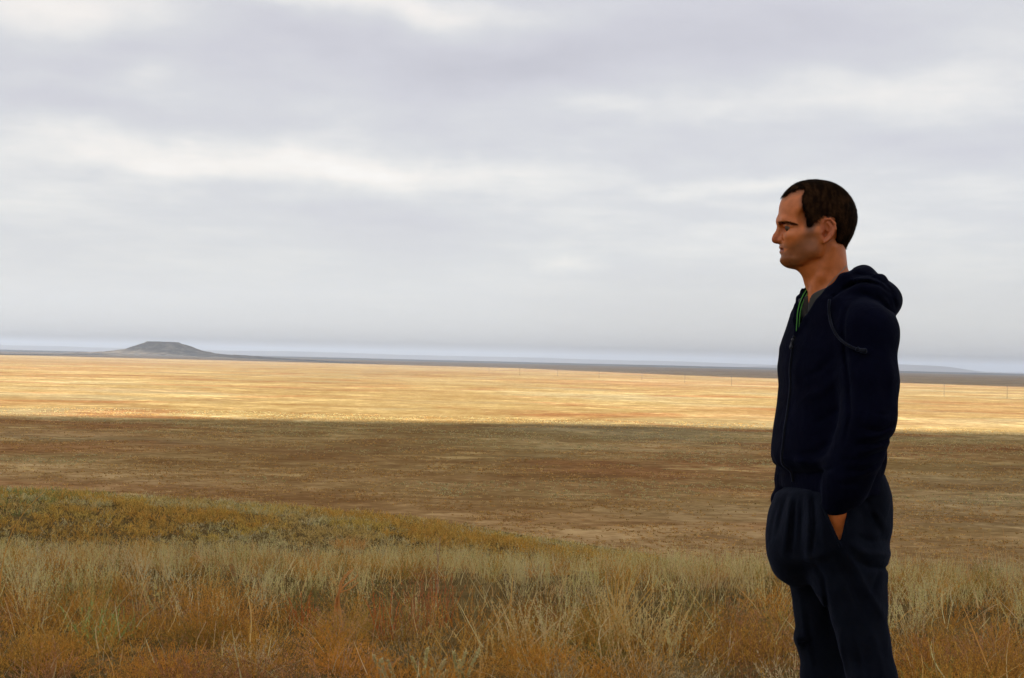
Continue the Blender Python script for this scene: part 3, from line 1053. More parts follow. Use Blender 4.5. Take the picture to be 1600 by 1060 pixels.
    ht.l.new(ht.ramp(ha.outputs['Fac'], [(0.0, (0.0065, 0.0030, 0.0013)), (0.5, (0.026, 0.0120, 0.0050)), (1.0, (0.070, 0.033, 0.014))]), hb.inputs['Base Color'])
    gx = np.arange(P(1212, 340)[0], P(1350, 340)[0], 0.0022)
    gy = np.arange(-0.095, 0.095, 0.0022)
    gz = np.arange(P(1290, 402)[2], P(1290, 270)[2], 0.0022)
    H = Field(gx, gy, gz)
    H.ell(P(1276.5, 336.5), (60.5 * U, 0.0790, 56.0 * U), 0.012)
    H.ell(P(1288, 344), (49 * U, 0.0790, 46 * U), 0.015)
    H.ell(P(1257.5, 327.5), (36.5 * U, 0.063, 40 * U), 0.026)
    H.ell(P(1302, 363), (27.0 * U, 0.062, 29 * U), 0.015)
    H.cap(P(1303, 372), P(1306, 383), 0.044, 0.026, 0.015)
    hair_poly = HAIRLINE

    def poly_cut(x, y, z):
        x, y, z = np.broadcast_arrays(x, y, z)
        a, bq = to_px(np.stack([x.ravel(), 0 * x.ravel(), z.ravel()], -1))
        rough = 1.3 * (vnoise(a * 0.7 + 3, bq * 0.22, 4) - 0.5) * 2 + 1.2 * (vnoise(a * 1.9, bq * 1.4, 14) - 0.5)
        return ((in_poly(a, bq, hair_poly) + rough) * U).reshape(x.shape)
    H.op(poly_cut, (gx[0], gy[0], gz[0]), (gx[-1], gy[-1], gz[-1]), 0.004, 'and')
    H.displace(lambda x, y, z: 0.0005 * (vnoise((x * 140 - z * 90), (z * 60 + x * 30 + y * 150), 3) - 0.5) * 2)
    HV, HQ = H.mesh()
    hN = vert_normals(HV, HQ)
    # short strands combed back and down over the cap
    rg = np.random.default_rng(5)
    outer = np.nonzero((hN * (HV - P(1284, 345))).sum(1) > 0.02)[0]
    pick = rg.choice(outer, 42000)
    c0 = P(1250, 285)
    flow = HV[pick] - c0
    flow = flow - hN[pick] * (flow * hN[pick]).sum(1)[:, None]
    flow /= np.linalg.norm(flow, axis=1)[:, None] + 1e-9
    dirs = flow + hN[pick] * rg.uniform(0.02, 0.26, len(pick))[:, None] + rg.normal(0, 0.12, (len(pick), 3))
    dirs /= np.linalg.norm(dirs, axis=1)[:, None]
    ln = rg.uniform(0.005, 0.0135, len(pick))
    side = np.cross(dirs, hN[pick])
    side /= np.linalg.norm(side, axis=1)[:, None] + 1e-9
    rv, rt, _tv, own = ribbons(HV[pick] + hN[pick] * 0.0001, dirs, ln, np.full(len(pick), 0.0009), 2, -hN[pick] * (ln * 0.10)[:, None], side)
    ex, ey = to_px(HV)
    edge = np.nonzero(np.abs(in_poly(ex, ey, hair_poly)) < 2.2)[0]
    edge = edge[(np.abs(HV[edge, 1]) > 0.03) | (ex[edge] < 1262)]
    fk = rg.choice(edge, 5200)
    fd = np.stack([rg.normal(-0.15, 0.45, len(fk)), np.sign(HV[fk, 1]) * 0.1, rg.normal(-0.75, 0.35, len(fk))], -1)
    late = ex[fk] > 1300
    fd[late, 0] = rg.normal(0.1, 0.3, late.sum())
    fd = fd - hN[fk] * (fd * hN[fk]).sum(1)[:, None] * 0.8
    fd /= np.linalg.norm(fd, axis=1)[:, None] + 1e-9
    near_i = np.array([np.argmin(((V[::3] - q_) ** 2).sum(1)) for q_ in HV[fk]]) * 3
    fb = HV[fk] * 0.45 + V[near_i] * 0.55 + N[near_i] * 0.0012
    fl = rg.uniform(0.003, 0.0085, len(fk)) + 0.004 * rg.random(len(fk)) * (ex[fk] < 1275)
    fv, ft, _a, fo = ribbons(fb, fd, fl, np.full(len(fk), 0.0007), 2, -N[near_i] * (fl * 0.05)[:, None])
    hp_x, hp_y = to_px(HV[pick])
    clump = vnoise(hp_x * 0.35 + hp_y * 0.12 + HV[pick, 1] * 120, hp_y * 0.10, 9)
    sh = np.concatenate([np.full(len(HV), 0.10), (0.08 + 0.92 * np.clip(clump * 2.2 - 0.6, 0, 1) * rg.uniform(0.25, 1, len(pick)))[own]])
    allV = np.concatenate([HV, rv, fv])
    sh = np.concatenate([sh, np.full(len(fv), 0.25)])
    rt = np.concatenate([rt, ft + len(rv)])
    me = np_mesh('hair', allV, quads=HQ, tris=rt + len(HV), attrs={'shade': sh})
    link('hair', me, hm, man)

    # ---- eyebrows, eyes
    em, et, eb = material('eye_white', 0.45, 0.25)
    tcx = et.node('ShaderNodeTexCoord')
    sx = et.node('ShaderNodeSeparateXYZ')
    et.l.new(tcx.outputs['Object'], sx.inputs[0])
    et.l.new(et.ramp(et.mapr(sx.outputs[0], -0.0122, -0.0035, 0, 1, False), [(0.0, (0.01, 0.008, 0.006)), (0.25, (0.02, 0.015, 0.01)), (0.3, (0.09, 0.06, 0.03)), (0.8, (0.06, 0.035, 0.015)), (0.9, (0.13, 0.10, 0.08))]), eb.inputs['Base Color'])
    for s in (-1, 1):
        u, v = np.meshgrid(np.linspace(0, 2 * np.pi, 24, endpoint=False), np.linspace(0.02, np.pi - 0.02, 14))
        S = np.stack([np.cos(v), np.sin(v) * np.cos(u), np.sin(v) * np.sin(u)], -1).reshape(-1, 3) * 0.0124
        i = np.arange(24 * 14).reshape(14, 24)
        q = np.stack([i[:-1], i[1:], np.roll(i, -1, 1)[1:], np.roll(i, -1, 1)[:-1]], -1).reshape(-1, 4)
        link('eye', np_mesh('eye', S, quads=q), em, man, loc=P(1234.0, 356.0, s * 0.0425))
    for s in (-1, 1):
        n = 640
        tq = rg.random(n)
        cpx = 1216 + 27 * tq
        cpy = 348.8 + 2.8 * tq ** 2 - 0.8 * np.sin(tq * np.pi) + rg.uniform(-2.0, 1.8, n) * (1.1 - 0.6 * tq)
        bp, dr = [], []
        for a, bq, tt in zip(cpx, cpy, tq):
            near = np.nonzero((np.hypot(px - a, py - bq) < 1.8) & (V[:, 1] * s > -0.002))[0]
            if len(near) == 0:
                near = np.array([np.argmin(np.hypot(px - a, py - bq))])
            j = near[np.argmax(V[near, 1] * s)] if tt > 0.12 else rg.choice(near)
            bp.append(V[j] + N[j] * 0.0006)
            d = np.array([0.7, s * 0.5, 0.05 - 0.25 * tt + rg.normal(0, 0.2)])
            d = d - N[j] * (d @ N[j]) + N[j] * rg.uniform(0.15, 0.45)
            dr.append(d / np.linalg.norm(d))
        bp, dr = np.array(bp), np.array(dr)
        rv, rt, _t, own = ribbons(bp, dr, rg.uniform(0.005, 0.010, n), np.full(n, 0.0009), 2, np.zeros((n, 3)), rng=rg)
        link('eyebrow', np_mesh('eyebrow', rv, tris=rt, attrs={'shade': np.full(len(rv), 0.30)}), hm, man)
    return man, F


def fabric(name, col, lighter, scale=900.0, sheen=0.25):
    m, t, b = material(name, 0.95, 0.03)
    tc = t.node('ShaderNodeTexCoord')
    n1 = t.noise(tc.outputs['Object'], 7.0, 5, 0.6, 0.4)
    n2 = t.noise(tc.outputs['Object'], scale, 2, 0.6)
    f = t.math('ADD', t.math('MULTIPLY', n1, 0.75), t.math('MULTIPLY', n2, 0.25))
    t.l.new(t.ramp(f, [(0.3, col), (0.7, lighter)]), b.inputs['Base Color'])
    b.inputs['Sheen Weight'].default_value = sheen
    b.inputs['Sheen Roughness'].default_value = 0.5
    b.inputs['Sheen Tint'].default_value = (0.25, 0.32, 0.55, 1)
    bn = t.node('ShaderNodeBump')
    bn.inputs['Strength'].default_value = 0.35
    bn.inputs['Distance'].default_value = 0.001
    t.l.new(n2, bn.inputs['Height'])
    n3 = t.noise(tc.outputs['Object'], 26.0, 4, 0.55, 0.6)
    bn2 = t.node('ShaderNodeBump')
    bn2.inputs['Strength'].default_value = 0.6
    bn2.inputs['Distance'].default_value = 0.006
    t.l.new(n3, bn2.inputs['Height'])
    t.l.new(bn.outputs[0], bn2.inputs['Normal'])
    t.l.new(bn2.outputs[0], b.inputs['Normal'])
    return m


def build_clothes(man):
    z = lambda px, py: P(px, py)[2]
    navy = fabric('navy_fleece', (0.0012, 0.0015, 0.0058), (0.0025, 0.0032, 0.0115), sheen=0.05)
    slate = fabric('slate_jersey', (0.0026, 0.0035, 0.0068), (0.0068, 0.0088, 0.0152), sheen=0.10)
    grey = fabric('grey_cotton', (0.042, 0.042, 0.038), (0.066, 0.064, 0.057))
    cordm = fabric('cord_black', (0.005, 0.0055, 0.008), (0.012, 0.013, 0.017))

    # ---- hoodie
    F = Field(np.arange(-0.30, 0.30, 0.0042), np.arange(-0.34, 0.34, 0.0048), np.arange(z(1300, 815), z(1300, 405), 0.0040))
    F.loft(torso_rows(TORSO), SEC, 0.012, n=2.25)
    for SHp, EL, WR, s in ((SH_L, EL_L, WR_L, -1), (SH_R, EL_R, WR_R, 1)):
        mid = SHp * 0.5 + EL * 0.5
        F.chain([(*(SHp + np.array([-0.008, -s * 0.03, 0.004])), 0.060), (*SHp, 0.0600), (*(mid + np.array([0.004, 0, 0])), 0.0625), (*(EL + np.array([-0.006, 0, 0.02])), 0.0585), (*(EL * 0.62 + WR * 0.38), 0.0545), (*(EL * 0.25 + WR * 0.75), 0.046), (*(EL * 0.10 + WR * 0.90), 0.041)], 0.045)
        e1 = 1.04 if s < 0 else 1.16
        F.cap(EL * 0.14 + WR * 0.86, EL * (1 - e1) + WR * e1, 0.037, 0.0375, 0.006)          # ribbed cuff
    # opening for the neck
    F.chain([(*P(1293, 400, 0), 0.0610), (*P(1293, 430, 0.0), 0.0610), (*P(1284, 455, 0.0), 0.053)], 0.008, 'sub')
    zb, zt = z(1242, 522), z(1262, 452)

    def vee(x, y, zz):
        f = x * FWD[0] + y * FWD[1]
        l = x * LFT[0] + y * LFT[1]
        w = 0.003 + 0.064 * np.clip((zz - zb) / (zt - zb), -0.06, 1.3)
        return np.maximum(np.maximum((np.abs(l - 0.004) - w) * 0.75, 0.015 - f), zb - zz)
    F.op(vee, (-0.3, -0.3, zb), (0.3, 0.3, zt + 0.05), 0.006, 'sub')

    # hood: pouch hanging behind, two rolls running to the front of the neck
    F.ell(P(1364, 460, -0.01), (43 * U, 0.122, 31 * U), 0.02, R=np.array(Matrix.Rotation(math.radians(26), 3, 'Y')))
    F.ell(P(1384, 473, 0.0), (22 * U, 0.10, 22 * U), 0.02)
    F.ell(P(1347, 438, 0.0), (26 * U, 0.075, 25 * U), 0.015)
    for s in (-1, 1):
        F.chain([(*P(1340, 433, s * 0.050), 0.0260), (*P(1322, 439, s * 0.078), 0.0210), (*P(1302, 458, s * 0.085), 0.0165)] + ([(*P(1284, 478, -0.084), 0.0135), (*P(1262, 502, -0.075), 0.0095), (*P(1246, 521, -0.056), 0.0065)] if s < 0 else
                [(*P(1272, 450, 0.055), 0.0125), (*P(1257, 456, 0.006), 0.0090), (*P(1249.5, 467, -0.020), 0.0078), (*P(1245.5, 480, -0.034), 0.0068), (*P(1243.5, 500, -0.046), 0.0062), (*P(1243.0, 521, -0.053), 0.0055)]), 0.010)
        F.chain([(*P(1374, 441, s * 0.06), 0.0230), (*P(1345, 449, s * 0.108), 0.0200), (*P(1316, 467, s * 0.114), 0.0140), (*P(1299, 484, s * 0.108), 0.0080)], 0.010)
    # shoulder seams of the hood fold: grooves
    F.chain([(*P(1366, 431, -0.088), 0.004), (*P(1336, 437, -0.118), 0.004), (*P(1308, 455, -0.122), 0.004), (*P(1290, 476, -0.11), 0.003)], 0.008, 'sub')
    F.chain([(*P(1398, 492, -0.100), 0.006), (*P(1378, 470, -0.150), 0.005), (*P(1352, 457, -0.165), 0.004), (*P(1322, 462, -0.16), 0.003)], 0.010, 'sub')
    F.chain([(*P(1291, 395, 0), 0.0600), (*P(1292, 430, 0.0), 0.0600), (*P(1286, 450, 0.0), 0.052)], 0.006, 'sub')

    def folds(x, y, zz):
        a, bq = to_px(np.stack([x, y, zz], -1))
        near = np.clip((-0.02 - y) / 0.05, 0, 1)
        d = 1.35 * near * creases(a, bq, [
            (0.0050, 3.0, [(1395, 664), (1376, 674), (1352, 671)]), (-0.0045, 4.0, [(1396, 672), (1372, 682), (1346, 684)]), (0.0055, 3.0, [(1391, 685), (1366, 694), (1340, 694)]), (-0.0040, 4.0, [(1388, 692), (1360, 704), (1336, 709)]),
            (0.0045, 2.6, [(1384, 705), (1362, 712), (1344, 722)]), (0.0035, 2.6, [(1350, 716), (1332, 720), (1318, 717)]), (0.0045, 3.0, [(1376, 722), (1352, 735), (1326, 735)]), (-0.0035, 3.5, [(1366, 734), (1342, 745), (1318, 746)]), (0.0038, 2.4, [(1340, 755), (1322, 759), (1304, 754)]),
            (0.0030, 2.6, [(1398, 640), (1384, 648), (1366, 646)]), (-0.0030, 5.0, [(1362, 560), (1372, 610), (1376, 645)]), (0.0030, 4.5, [(1344, 600), (1352, 640), (1344, 668)]), (-0.0030, 6, [(1384, 540), (1392, 590), (1390, 630)]),
            (0.0060, 3.2, [(1322, 484), (1317, 510), (1320, 550), (1327, 600), (1329, 650), (1320, 690)]), (0.0020, 1.6, [(1330, 470), (1322, 490), (1319, 520), (1326, 560)]),
            (0.0035, 6.0, [(1300, 560), (1282, 580), (1262, 588)]), (-0.0035, 7.0, [(1306, 590), (1284, 612), (1258, 620)]), (0.0030, 5.0, [(1310, 640), (1290, 655), (1278, 660)]), (-0.0030, 6.0, [(1250, 545), (1242, 580), (1245, 620)]), (0.0030, 5.0, [(1300, 690), (1280, 705), (1250, 712)]),
            (-0.0045, 5.0, [(1296, 716), (1270, 724), (1240, 722), (1222, 716)]), (0.0055, 3.5, [(1300, 733), (1275, 739), (1245, 739), (1222, 735)]),
            (0.0060, 3.0, [(1294, 472), (1312, 456), (1332, 445), (1354, 441), (1375, 446), (1392, 460), (1400, 480)]), (0.0042, 2.6, [(1318, 440), (1338, 429), (1360, 431), (1382, 443), (1398, 460)]), (-0.0035, 4.0, [(1310, 449), (1332, 436), (1356, 434), (1378, 442)]), (0.0030, 2.6, [(1372, 452), (1388, 466), (1396, 484)]),
            (0.0035, 4.0, [(1330, 470), (1352, 462), (1374, 470), (1392, 488)])])
        d += 0.0070 * (vnoise(x * 13 + y * 5, zz * 8 + y * 6, 8) - 0.5) + 0.0035 * (vnoise(x * 30 + y * 11, zz * 19, 12) - 0.5)
        # fullness above the waistband
        d += 0.0030 * np.clip(1 - np.abs(bq - 722) / 22, 0, 1) * np.sin(np.arctan2(y, x) * 15 + zz * 12)
        # rib lines of hem and cuffs
        hem = np.clip((bq - 738) / 3, 0, 1) * (a < 1296)
        d += 0.0009 * hem * np.sin(np.arctan2(y, x) * 95)
        return d
    F.displace(folds)
    # pocket edge, sleeve boundary crease and hem seam
    F.chain([(*P(1267, 636, -0.132), 0.0035), (*P(1269, 664, -0.136), 0.0035), (*P(1272, 700, -0.132), 0.003)], 0.004, 'sub')
    V, Q = F.mesh()
    V = smooth_v(V, Q, 1, 0.4)
    hoodie = link('hoodie', np_mesh('hoodie', V, quads=Q), navy, man, label='navy zip hoodie with the hood hanging on his back')
    hN = vert_normals(V, Q)

    def snap(pts, off):
        """lay a polyline on the hoodie: nearest surface point along the view"""
        out = []
        px, py = to_px(V)
        for a, bq in pts:
            d = np.hypot(px - a, py - bq)
            near = np.nonzero(d < 6)[0]
            j = near[np.argmin(V[near, 1] + d[near] * 0.002)]
            out.append(P(a, bq, V[j, 1] - off))
        return np.array(out)

    # drawstring with a knotted end
    c = spline(snap([(1296, 468), (1295, 484), (1297, 500), (1301, 513), (1308, 525), (1318, 535), (1330, 542.5), (1341, 546.5)], 0.007), 40)
    v, q, tr = tube_mesh(c, 0.0036, 8)
    ds = link('drawstring', np_mesh('drawstring', v, quads=q, tris=tr), cordm, hoodie)
    e = spline(snap([(1338, 545.2), (1342, 547), (1346, 548), (1350, 548.6), (1354.5, 548.5)], 0.008), 14)
    v, q, tr = tube_mesh(e, [0.0040, 0.0062, 0.0066, 0.0048, 0.0046, 0.0050, 0.0058, 0.0064, 0.0066, 0.0064, 0.0068, 0.0070, 0.0066, 0.0045], 10)
    link('knot', np_mesh('knot', v, quads=q, tris=tr), cordm, ds)
    # zip down the front and its pull
    zm, zt_, zb_ = material('zip_metal', 0.4, 0.5)
    zb_.inputs['Base Color'].default_value = (0.03, 0.032, 0.04, 1)
    zb_.inputs['Metallic'].default_value = 0.6

    def front_pt(py, out=0.002, l=0.0):
        zz = P(1235, py)[2]
        m = np.nonzero(np.abs(V[:, 2] - zz) < 0.006)[0]
        L = V[m] @ LFT
        k = m[np.abs(L - l) < 0.008]
        j = k[np.argmax(V[k] @ FWD)]
        return FWD * (V[j] @ FWD + out) + LFT * l + np.array([0, 0, zz])
    c = spline([front_pt(py, 0.001) for py in range(526, 764, 14)], 80)
    v, q, tr = tube_mesh(c, 0.0036, 6)
    zp = link('zip', np_mesh('zip', v, quads=q, tris=tr), cordm, hoodie)
    pl = [front_pt(530, 0.005), front_pt(536, 0.006), front_pt(546, 0.006)]
    v, q, tr = tube_mesh(spline(pl, 8), [0.0035, 0.004, 0.003, 0.0025, 0.003, 0.004, 0.0042, 0.003], 8)
    link('zip_pull', np_mesh('zip_pull', v, quads=q, tris=tr), zm, zp)
    # striped tape inside the collar: two green lines on dark tape
    gm, gt, gb = material('green_tape', 0.8, 0.2)
    gb.inputs['Base Color'].default_value = (0.085, 0.32, 0.055, 1)
    tape = [(1264, 450.5, 0.020), (1258.5, 457, -0.010), (1253, 467, -0.031), (1249, 478, -0.043), (1246.5, 490, -0.051), (1245.5, 503, -0.056), (1244.5, 519, -0.060)]
    cen = np.array([P(a, bq, d) for a, bq, d in tape])
    for off, mt, nm in ((-1.9, gm, 'green_stripe'), (0.0, navy, 'collar_tape'), (1.9, gm, 'green_stripe')):
        pts = np.array([P(a + off * 0.95 + 1.5, bq + off * 0.55, d - 0.004) for a, bq, d in tape])
        v, q, tr = tube_mesh(spline(pts, 36), 0.0013 if mt is gm else 0.0024, 6)
        link(nm, np_mesh(nm, v, quads=q, tris=tr), mt, hoodie)
    pts = np.array([P(a, bq, d) for a, bq, d in ((1286, 467, -0.078), (1282, 471, -0.079), (1277, 474.5, -0.079))])
    v, q, tr = tube_mesh(spline(pts, 14), 0.0022, 6)
    link('green_stripe', np_mesh('green_stripe', v, quads=q, tris=tr), gm, hoodie)

    # ---- grey t-shirt showing in the opening
    F = Field(np.arange(-0.22, 0.22, 0.004), np.arange(-0.24, 0.24, 0.004), np.arange(z(1300, 640), z(1300, 432), 0.0036))
    F.loft(torso_rows(TORSO, 0.013), SEC, 0.01, n=2.2)
    F.chain([(*P(1299, 440, 0), 0.064), (*P(1293, 456, -0.004), 0.064), (*P(1281, 472, -0.008), 0.0625)], 0.02)

    def cut_low(x, y, zz):
        return z(1300, 630) - zz + 0 * x + 0 * y
    F.op(cut_low, (-0.3, -0.3, z(1300, 640)), (0.3, 0.3, z(1300, 430)), 0.004, 'and')

    def cut_top(x, y, zz):
        return (zz - z(1290, 452)) - 0.40 * (x - P(1290, 452)[0]) + 0 * y
    F.op(cut_top, (-0.3, -0.3, z(1300, 640)), (0.3, 0.3, z(1300, 430)), 0.006, 'and')
    F.chain([(*P(1293, 415, 0), 0.0585), (*P(1294, 450, 0.0), 0.0570)], 0.003, 'sub')
    zs0, zs1 = z(1256, 493), z(1262, 455)

    def slit(x, y, zz):
        f = x * FWD[0] + y * FWD[1]
        l = x * LFT[0] + y * LFT[1]
        w = 0.003 + 0.018 * np.clip((zz - zs0) / (zs1 - zs0), -0.1, 1.2)
        return np.maximum(np.maximum(np.abs(l - 0.004) - w, 0.02 - f), zs0 - zz)
    F.op(slit, (-0.3, -0.3, zs0), (0.3, 0.3, zs1 + 0.03), 0.004, 'sub')
    V2, Q2 = F.mesh()
    link('t_shirt', np_mesh('t_shirt', smooth_v(V2, Q2, 4), quads=Q2), grey, man)

    # ---- thin chain at the side of the neck
    cm, ct, cb = material('silver_chain', 0.35, 0.5)
    cb.inputs['Base Color'].default_value = (0.30, 0.29, 0.27, 1)
    cb.inputs['Metallic'].default_value = 0.9
    ch = spline([P(1323, 415, -0.046), P(1315, 424, -0.0555), P(1307, 432, -0.0590), P(1299.5, 440, -0.0600), P(1294, 446, -0.0605), P(1289, 453, -0.0605)], 44)
    CV, CQ, CT, n0 = [], [], [], 0
    for k in range(0, 43):
        a, b2 = ch[k], ch[k + 1]
        v, q, tr = tube_mesh([a, a * 0.6 + b2 * 0.4, b2], [0.0008, 0.0016 if k % 2 else 0.0011, 0.0008], 6)
        CV.append(v)
        CQ.append(q + n0)
        CT.append(tr + n0)
        n0 += len(v)
    link('necklace', np_mesh('necklace', np.concatenate(CV), quads=np.concatenate(CQ), tris=np.concatenate(CT)), cm, man)

    # ---- sweatpants
    F = Field(np.arange(-0.30, 0.30, 0.0044), np.arange(-0.30, 0.30, 0.0050), np.arange(0.03, z(1300, 722), 0.0050))
    hips = [(735, 1236, 1378, 0.150), (752, 1230, 1385, 0.158), (767, 1221, 1389, 0.163), (778, 1212, 1390, 0.172), (790, 1208, 1391.5, 0.178), (815, 1203, 1390, 0.180), (840, 1203, 1387, 0.180), (865, 1212, 1385, 0.175), (885, 1226, 1381, 0.165), (905, 1245, 1374, 0.14)]
    F.loft(torso_rows(hips), SEC, 0.012, n=2.3)
    F.ell(P(1303, 835, -0.155), (40 * U, 0.060, 58 * U), 0.03)               # hand in the near pocket
    F.ell(P(1240, 825, 0.095), (34 * U, 0.055, 58 * U), 0.03)                # and in the far one
    F.ell(P(1243, 845, -0.01), (45 * U, 0.115, 72 * U), 0.03)
    F.ell(P(1344, 815, 0.0), (40 * U, 0.14, 66 * U), 0.02)
    F.ell(P(1364, 864, -0.06), (22.0 * U, 0.085, 18 * U), 0.02)
    F.chain([(*P(1318, 850, -0.085), 0.096), (*P(1328, 905, -0.098), 0.086), (*P(1341, 950, -0.108), 0.069), (*P(1352, 1000, -0.118), 0.0585), (*P(1363, 1060, -0.128), 0.0555), (*P(1376, 1140, -0.14), 0.058), (*(AN_L + np.array([0, 0, 0.10])), 0.052), (*(AN_L + np.array([0, 0, 0.0])), 0.046)], 0.03)
    F.chain([(*P(1292, 850, 0.07), 0.100), (*P(1291, 905, 0.08), 0.090), (*P(1290, 950, 0.082), 0.0790), (*P(1289, 1000, 0.080), 0.0690), (*P(1290, 1060, 0.078), 0.0580), (*P(1296, 1140, 0.078), 0.058), (*(AN_R + np.array([0, 0, 0.10])), 0.052), (*(AN_R + np.array([0, 0, 0.0])), 0.046)], 0.03)
    F.ell(P(1251, 997, 0.05), (7.0 * U, 0.05, 9 * U), 0.02)

    def tfolds(x, y, zz):
        a, bq = to_px(np.stack([x, y, zz], -1))
        up = np.clip((bq - 745) / 25, 0, 1) * np.clip((860 - bq) / 70, 0, 1) * np.clip((1330 - a) / 40, 0, 1)
        w = (a - 0.10 * (bq - 745) * (a - 1262) / 60)
        near = np.clip((0.06 - y) / 0.06, 0, 1)
        d = 0.0016 * up * np.sin(w * 2 * np.pi / 17 + 5.0 * vnoise(a / 30, bq / 60, 3))
        d += 1.2 * near * creases(a, bq, [
            (0.0090, 4.0, [(1231, 770), (1222, 800), (1213, 838)]), (-0.0080, 4.5, [(1238, 770), (1231, 810), (1224, 866)]), (0.0085, 4.0, [(1244, 772), (1240, 820), (1236, 868)]), (-0.0075, 4.0, [(1262, 768), (1264, 815), (1261, 866)]), (0.0080, 3.5, [(1270, 768), (1273, 820), (1270, 858)]),
            (0.0060, 3.5, [(1254, 770), (1252, 810), (1250, 850)]), (-0.0055, 4.0, [(1281, 790), (1286, 828), (1290, 858)]), (0.0060, 4.0, [(1216, 786), (1207, 820), (1204, 846)]),
            (-0.0075, 6.0, [(1228, 872), (1250, 876), (1272, 872), (1296, 864)]), (0.0045, 7.0, [(1226, 893), (1248, 892), (1272, 886), (1300, 876)]),
            (0.0080, 4.0, [(1272, 878), (1287, 902), (1293, 945), (1295, 1000)]), (-0.0090, 5.0, [(1318, 860), (1336, 886), (1358, 928), (1380, 962)]), (0.0085, 5.5, [(1306, 866), (1326, 900), (1344, 940), (1360, 985)]), (-0.0060, 6.0, [(1350, 960), (1366, 1000), (1380, 1060)]),
            (0.0060, 5.0, [(1336, 990), (1344, 1030), (1352, 1080)]), (-0.0060, 4.0, [(1312, 985), (1314, 1020), (1322, 1052)]), (0.0050, 4.0, [(1262, 960), (1268, 1000), (1280, 1060)]), (-0.0045, 4.0, [(1250, 930), (1256, 985), (1270, 1040)]), (0.0050, 3.0, [(1245, 1003), (1262, 1006), (1282, 996)]),
            (-0.0080, 6.0, [(1330, 852), (1356, 866), (1388, 866)]), (0.0100, 5.0, [(1335, 874), (1360, 886), (1386, 888)]), (0.0060, 5.0, [(1384, 842), (1362, 846), (1338, 838)]), (-0.0050, 5.0, [(1352, 790), (1372, 806), (1386, 828)]), (0.0050, 5.0, [(1345, 770), (1362, 800), (1374, 830)]), (0.0050, 4.0, [(1374, 892), (1364, 920), (1350, 940)])])
        d += 0.010 * (vnoise(x * 12 + y * 6, zz * 9 + y * 5, 18) - 0.5) + 0.005 * (vnoise(x * 30 + y * 13, zz * 22, 22) - 0.5)
        return d * np.clip((bq - 762) / 18, 0, 1) + 0.012 * np.clip((770 - bq) / 10, 0, 1) * (a < 1330)
    F.displace(tfolds, 0.035)
    # side pocket: a slanted slit with the hand going in
    pk = [P(1286, 786, -0.19), P(1313, 848, -0.19)]

    def slot(x, y, zz):
        x, y, zz = np.broadcast_arrays(x, y, zz)
        a, bq = to_px(np.stack([x.ravel(), y.ravel(), zz.ravel()], -1))
        d = in_poly(a, bq, [(1288, 775), (1326, 775), (1322, 806), (1317, 830), (1312.5, 848), (1304, 832), (1295, 808), (1290, 795)])
        return np.maximum((d * U).reshape(x.shape), y + 0.120)
    lo = P(1275, 850, -0.25)
    hi = P(1330, 770, -0.10)
    F.op(slot, np.minimum(lo, hi) - 0.02, np.maximum(lo, hi) + 0.02, 0.005, 'sub')
    # rolled edge of the pocket mouth
    V3, Q3 = F.mesh()
    V3 = smooth_v(V3, Q3, 1, 0.4)
    tz = link('sweatpants', np_mesh('sweatpants', V3, quads=Q3), slate, man, label='baggy dark slate sweatpants')
    px, py = to_px(V3)

    def snap2(pts, off):
        out = []
        for a, bq in pts:
            d = np.hypot(px - a, py - bq)
            near = np.nonzero(d < 6)[0]
            j = near[np.argmin(V3[near, 1] + d[near] * 0.002)]
            out.append(P(a, bq, V3[j, 1] - off))
        return np.array(out)
    v, q, tr = tube_mesh(spline(snap2([(1284, 786), (1289, 800), (1295.5, 815), (1303, 832), (1310, 847), (1314, 856)], 0.0015), 30), 0.0038, 8)
    link('pocket_edge', np_mesh('pocket_edge', v, quads=q, tris=tr), slate, tz)
    # ---- shoes
    sm, st_, sb = material('shoe_leather', 0.6, 0.4)
    sb.inputs['Base Color'].default_value = (0.012, 0.012, 0.013, 1)
    so, so_, sob = material('shoe_sole', 0.8, 0.2)
    sob.inputs['Base Color'].default_value = (0.25, 0.24, 0.22, 1)
    for A, yaw in ((AN_L, -0.35), (AN_R, -0.15)):
        d = np.array([-math.cos(yaw), math.sin(yaw), 0])
        F = Field(np.arange(A[0] - 0.26, A[0] + 0.12, 0.005), np.arange(A[1] - 0.15, A[1] + 0.15, 0.005), np.arange(0.0, 0.16, 0.005))
        heel, toe = A + d * -0.035, A + d * 0.185
        F.cap((heel[0], heel[1], 0.055), (A[0] + d[0] * 0.08, A[1] + d[1] * 0.08, 0.055), 0.040, 0.043, 0.03)
        F.cap((A[0] + d[0] * 0.06, A[1] + d[1] * 0.06, 0.05), (toe[0], toe[1], 0.040), 0.044, 0.032, 0.03)
        F.cap((A[0], A[1], 0.06), (A[0], A[1], 0.115), 0.046, 0.044, 0.03)

        def flat(x, y, zz):
            return 0.022 - zz + 0 * x + 0 * y
        F.op(flat, (A[0] - 0.3, A[1] - 0.3, 0), (A[0] + 0.3, A[1] + 0.3, 0.2), 0.006, 'and')
        v4, q4 = F.mesh()
        shoe = link('shoe', np_mesh('shoe', smooth_v(v4, q4, 1), quads=q4), sm, man)
        F2 = Field(np.arange(A[0] - 0.27, A[0] + 0.13, 0.006), np.arange(A[1] - 0.15, A[1] + 0.15, 0.006), np.arange(-0.02, 0.05, 0.004))
        F2.cap((heel[0], heel[1], 0.02), (toe[0], toe[1], 0.02), 0.043, 0.037, 0.02)

        def slab(x, y, zz):
            return np.abs(zz - 0.011) - 0.0105 + 0 * x + 0 * y
        F2.op(slab, (A[0] - 0.3, A[1] - 0.3, -0.02), (A[0] + 0.3, A[1] + 0.3, 0.05), 0.004, 'and', m=0.3)
        v5, q5 = F2.mesh()
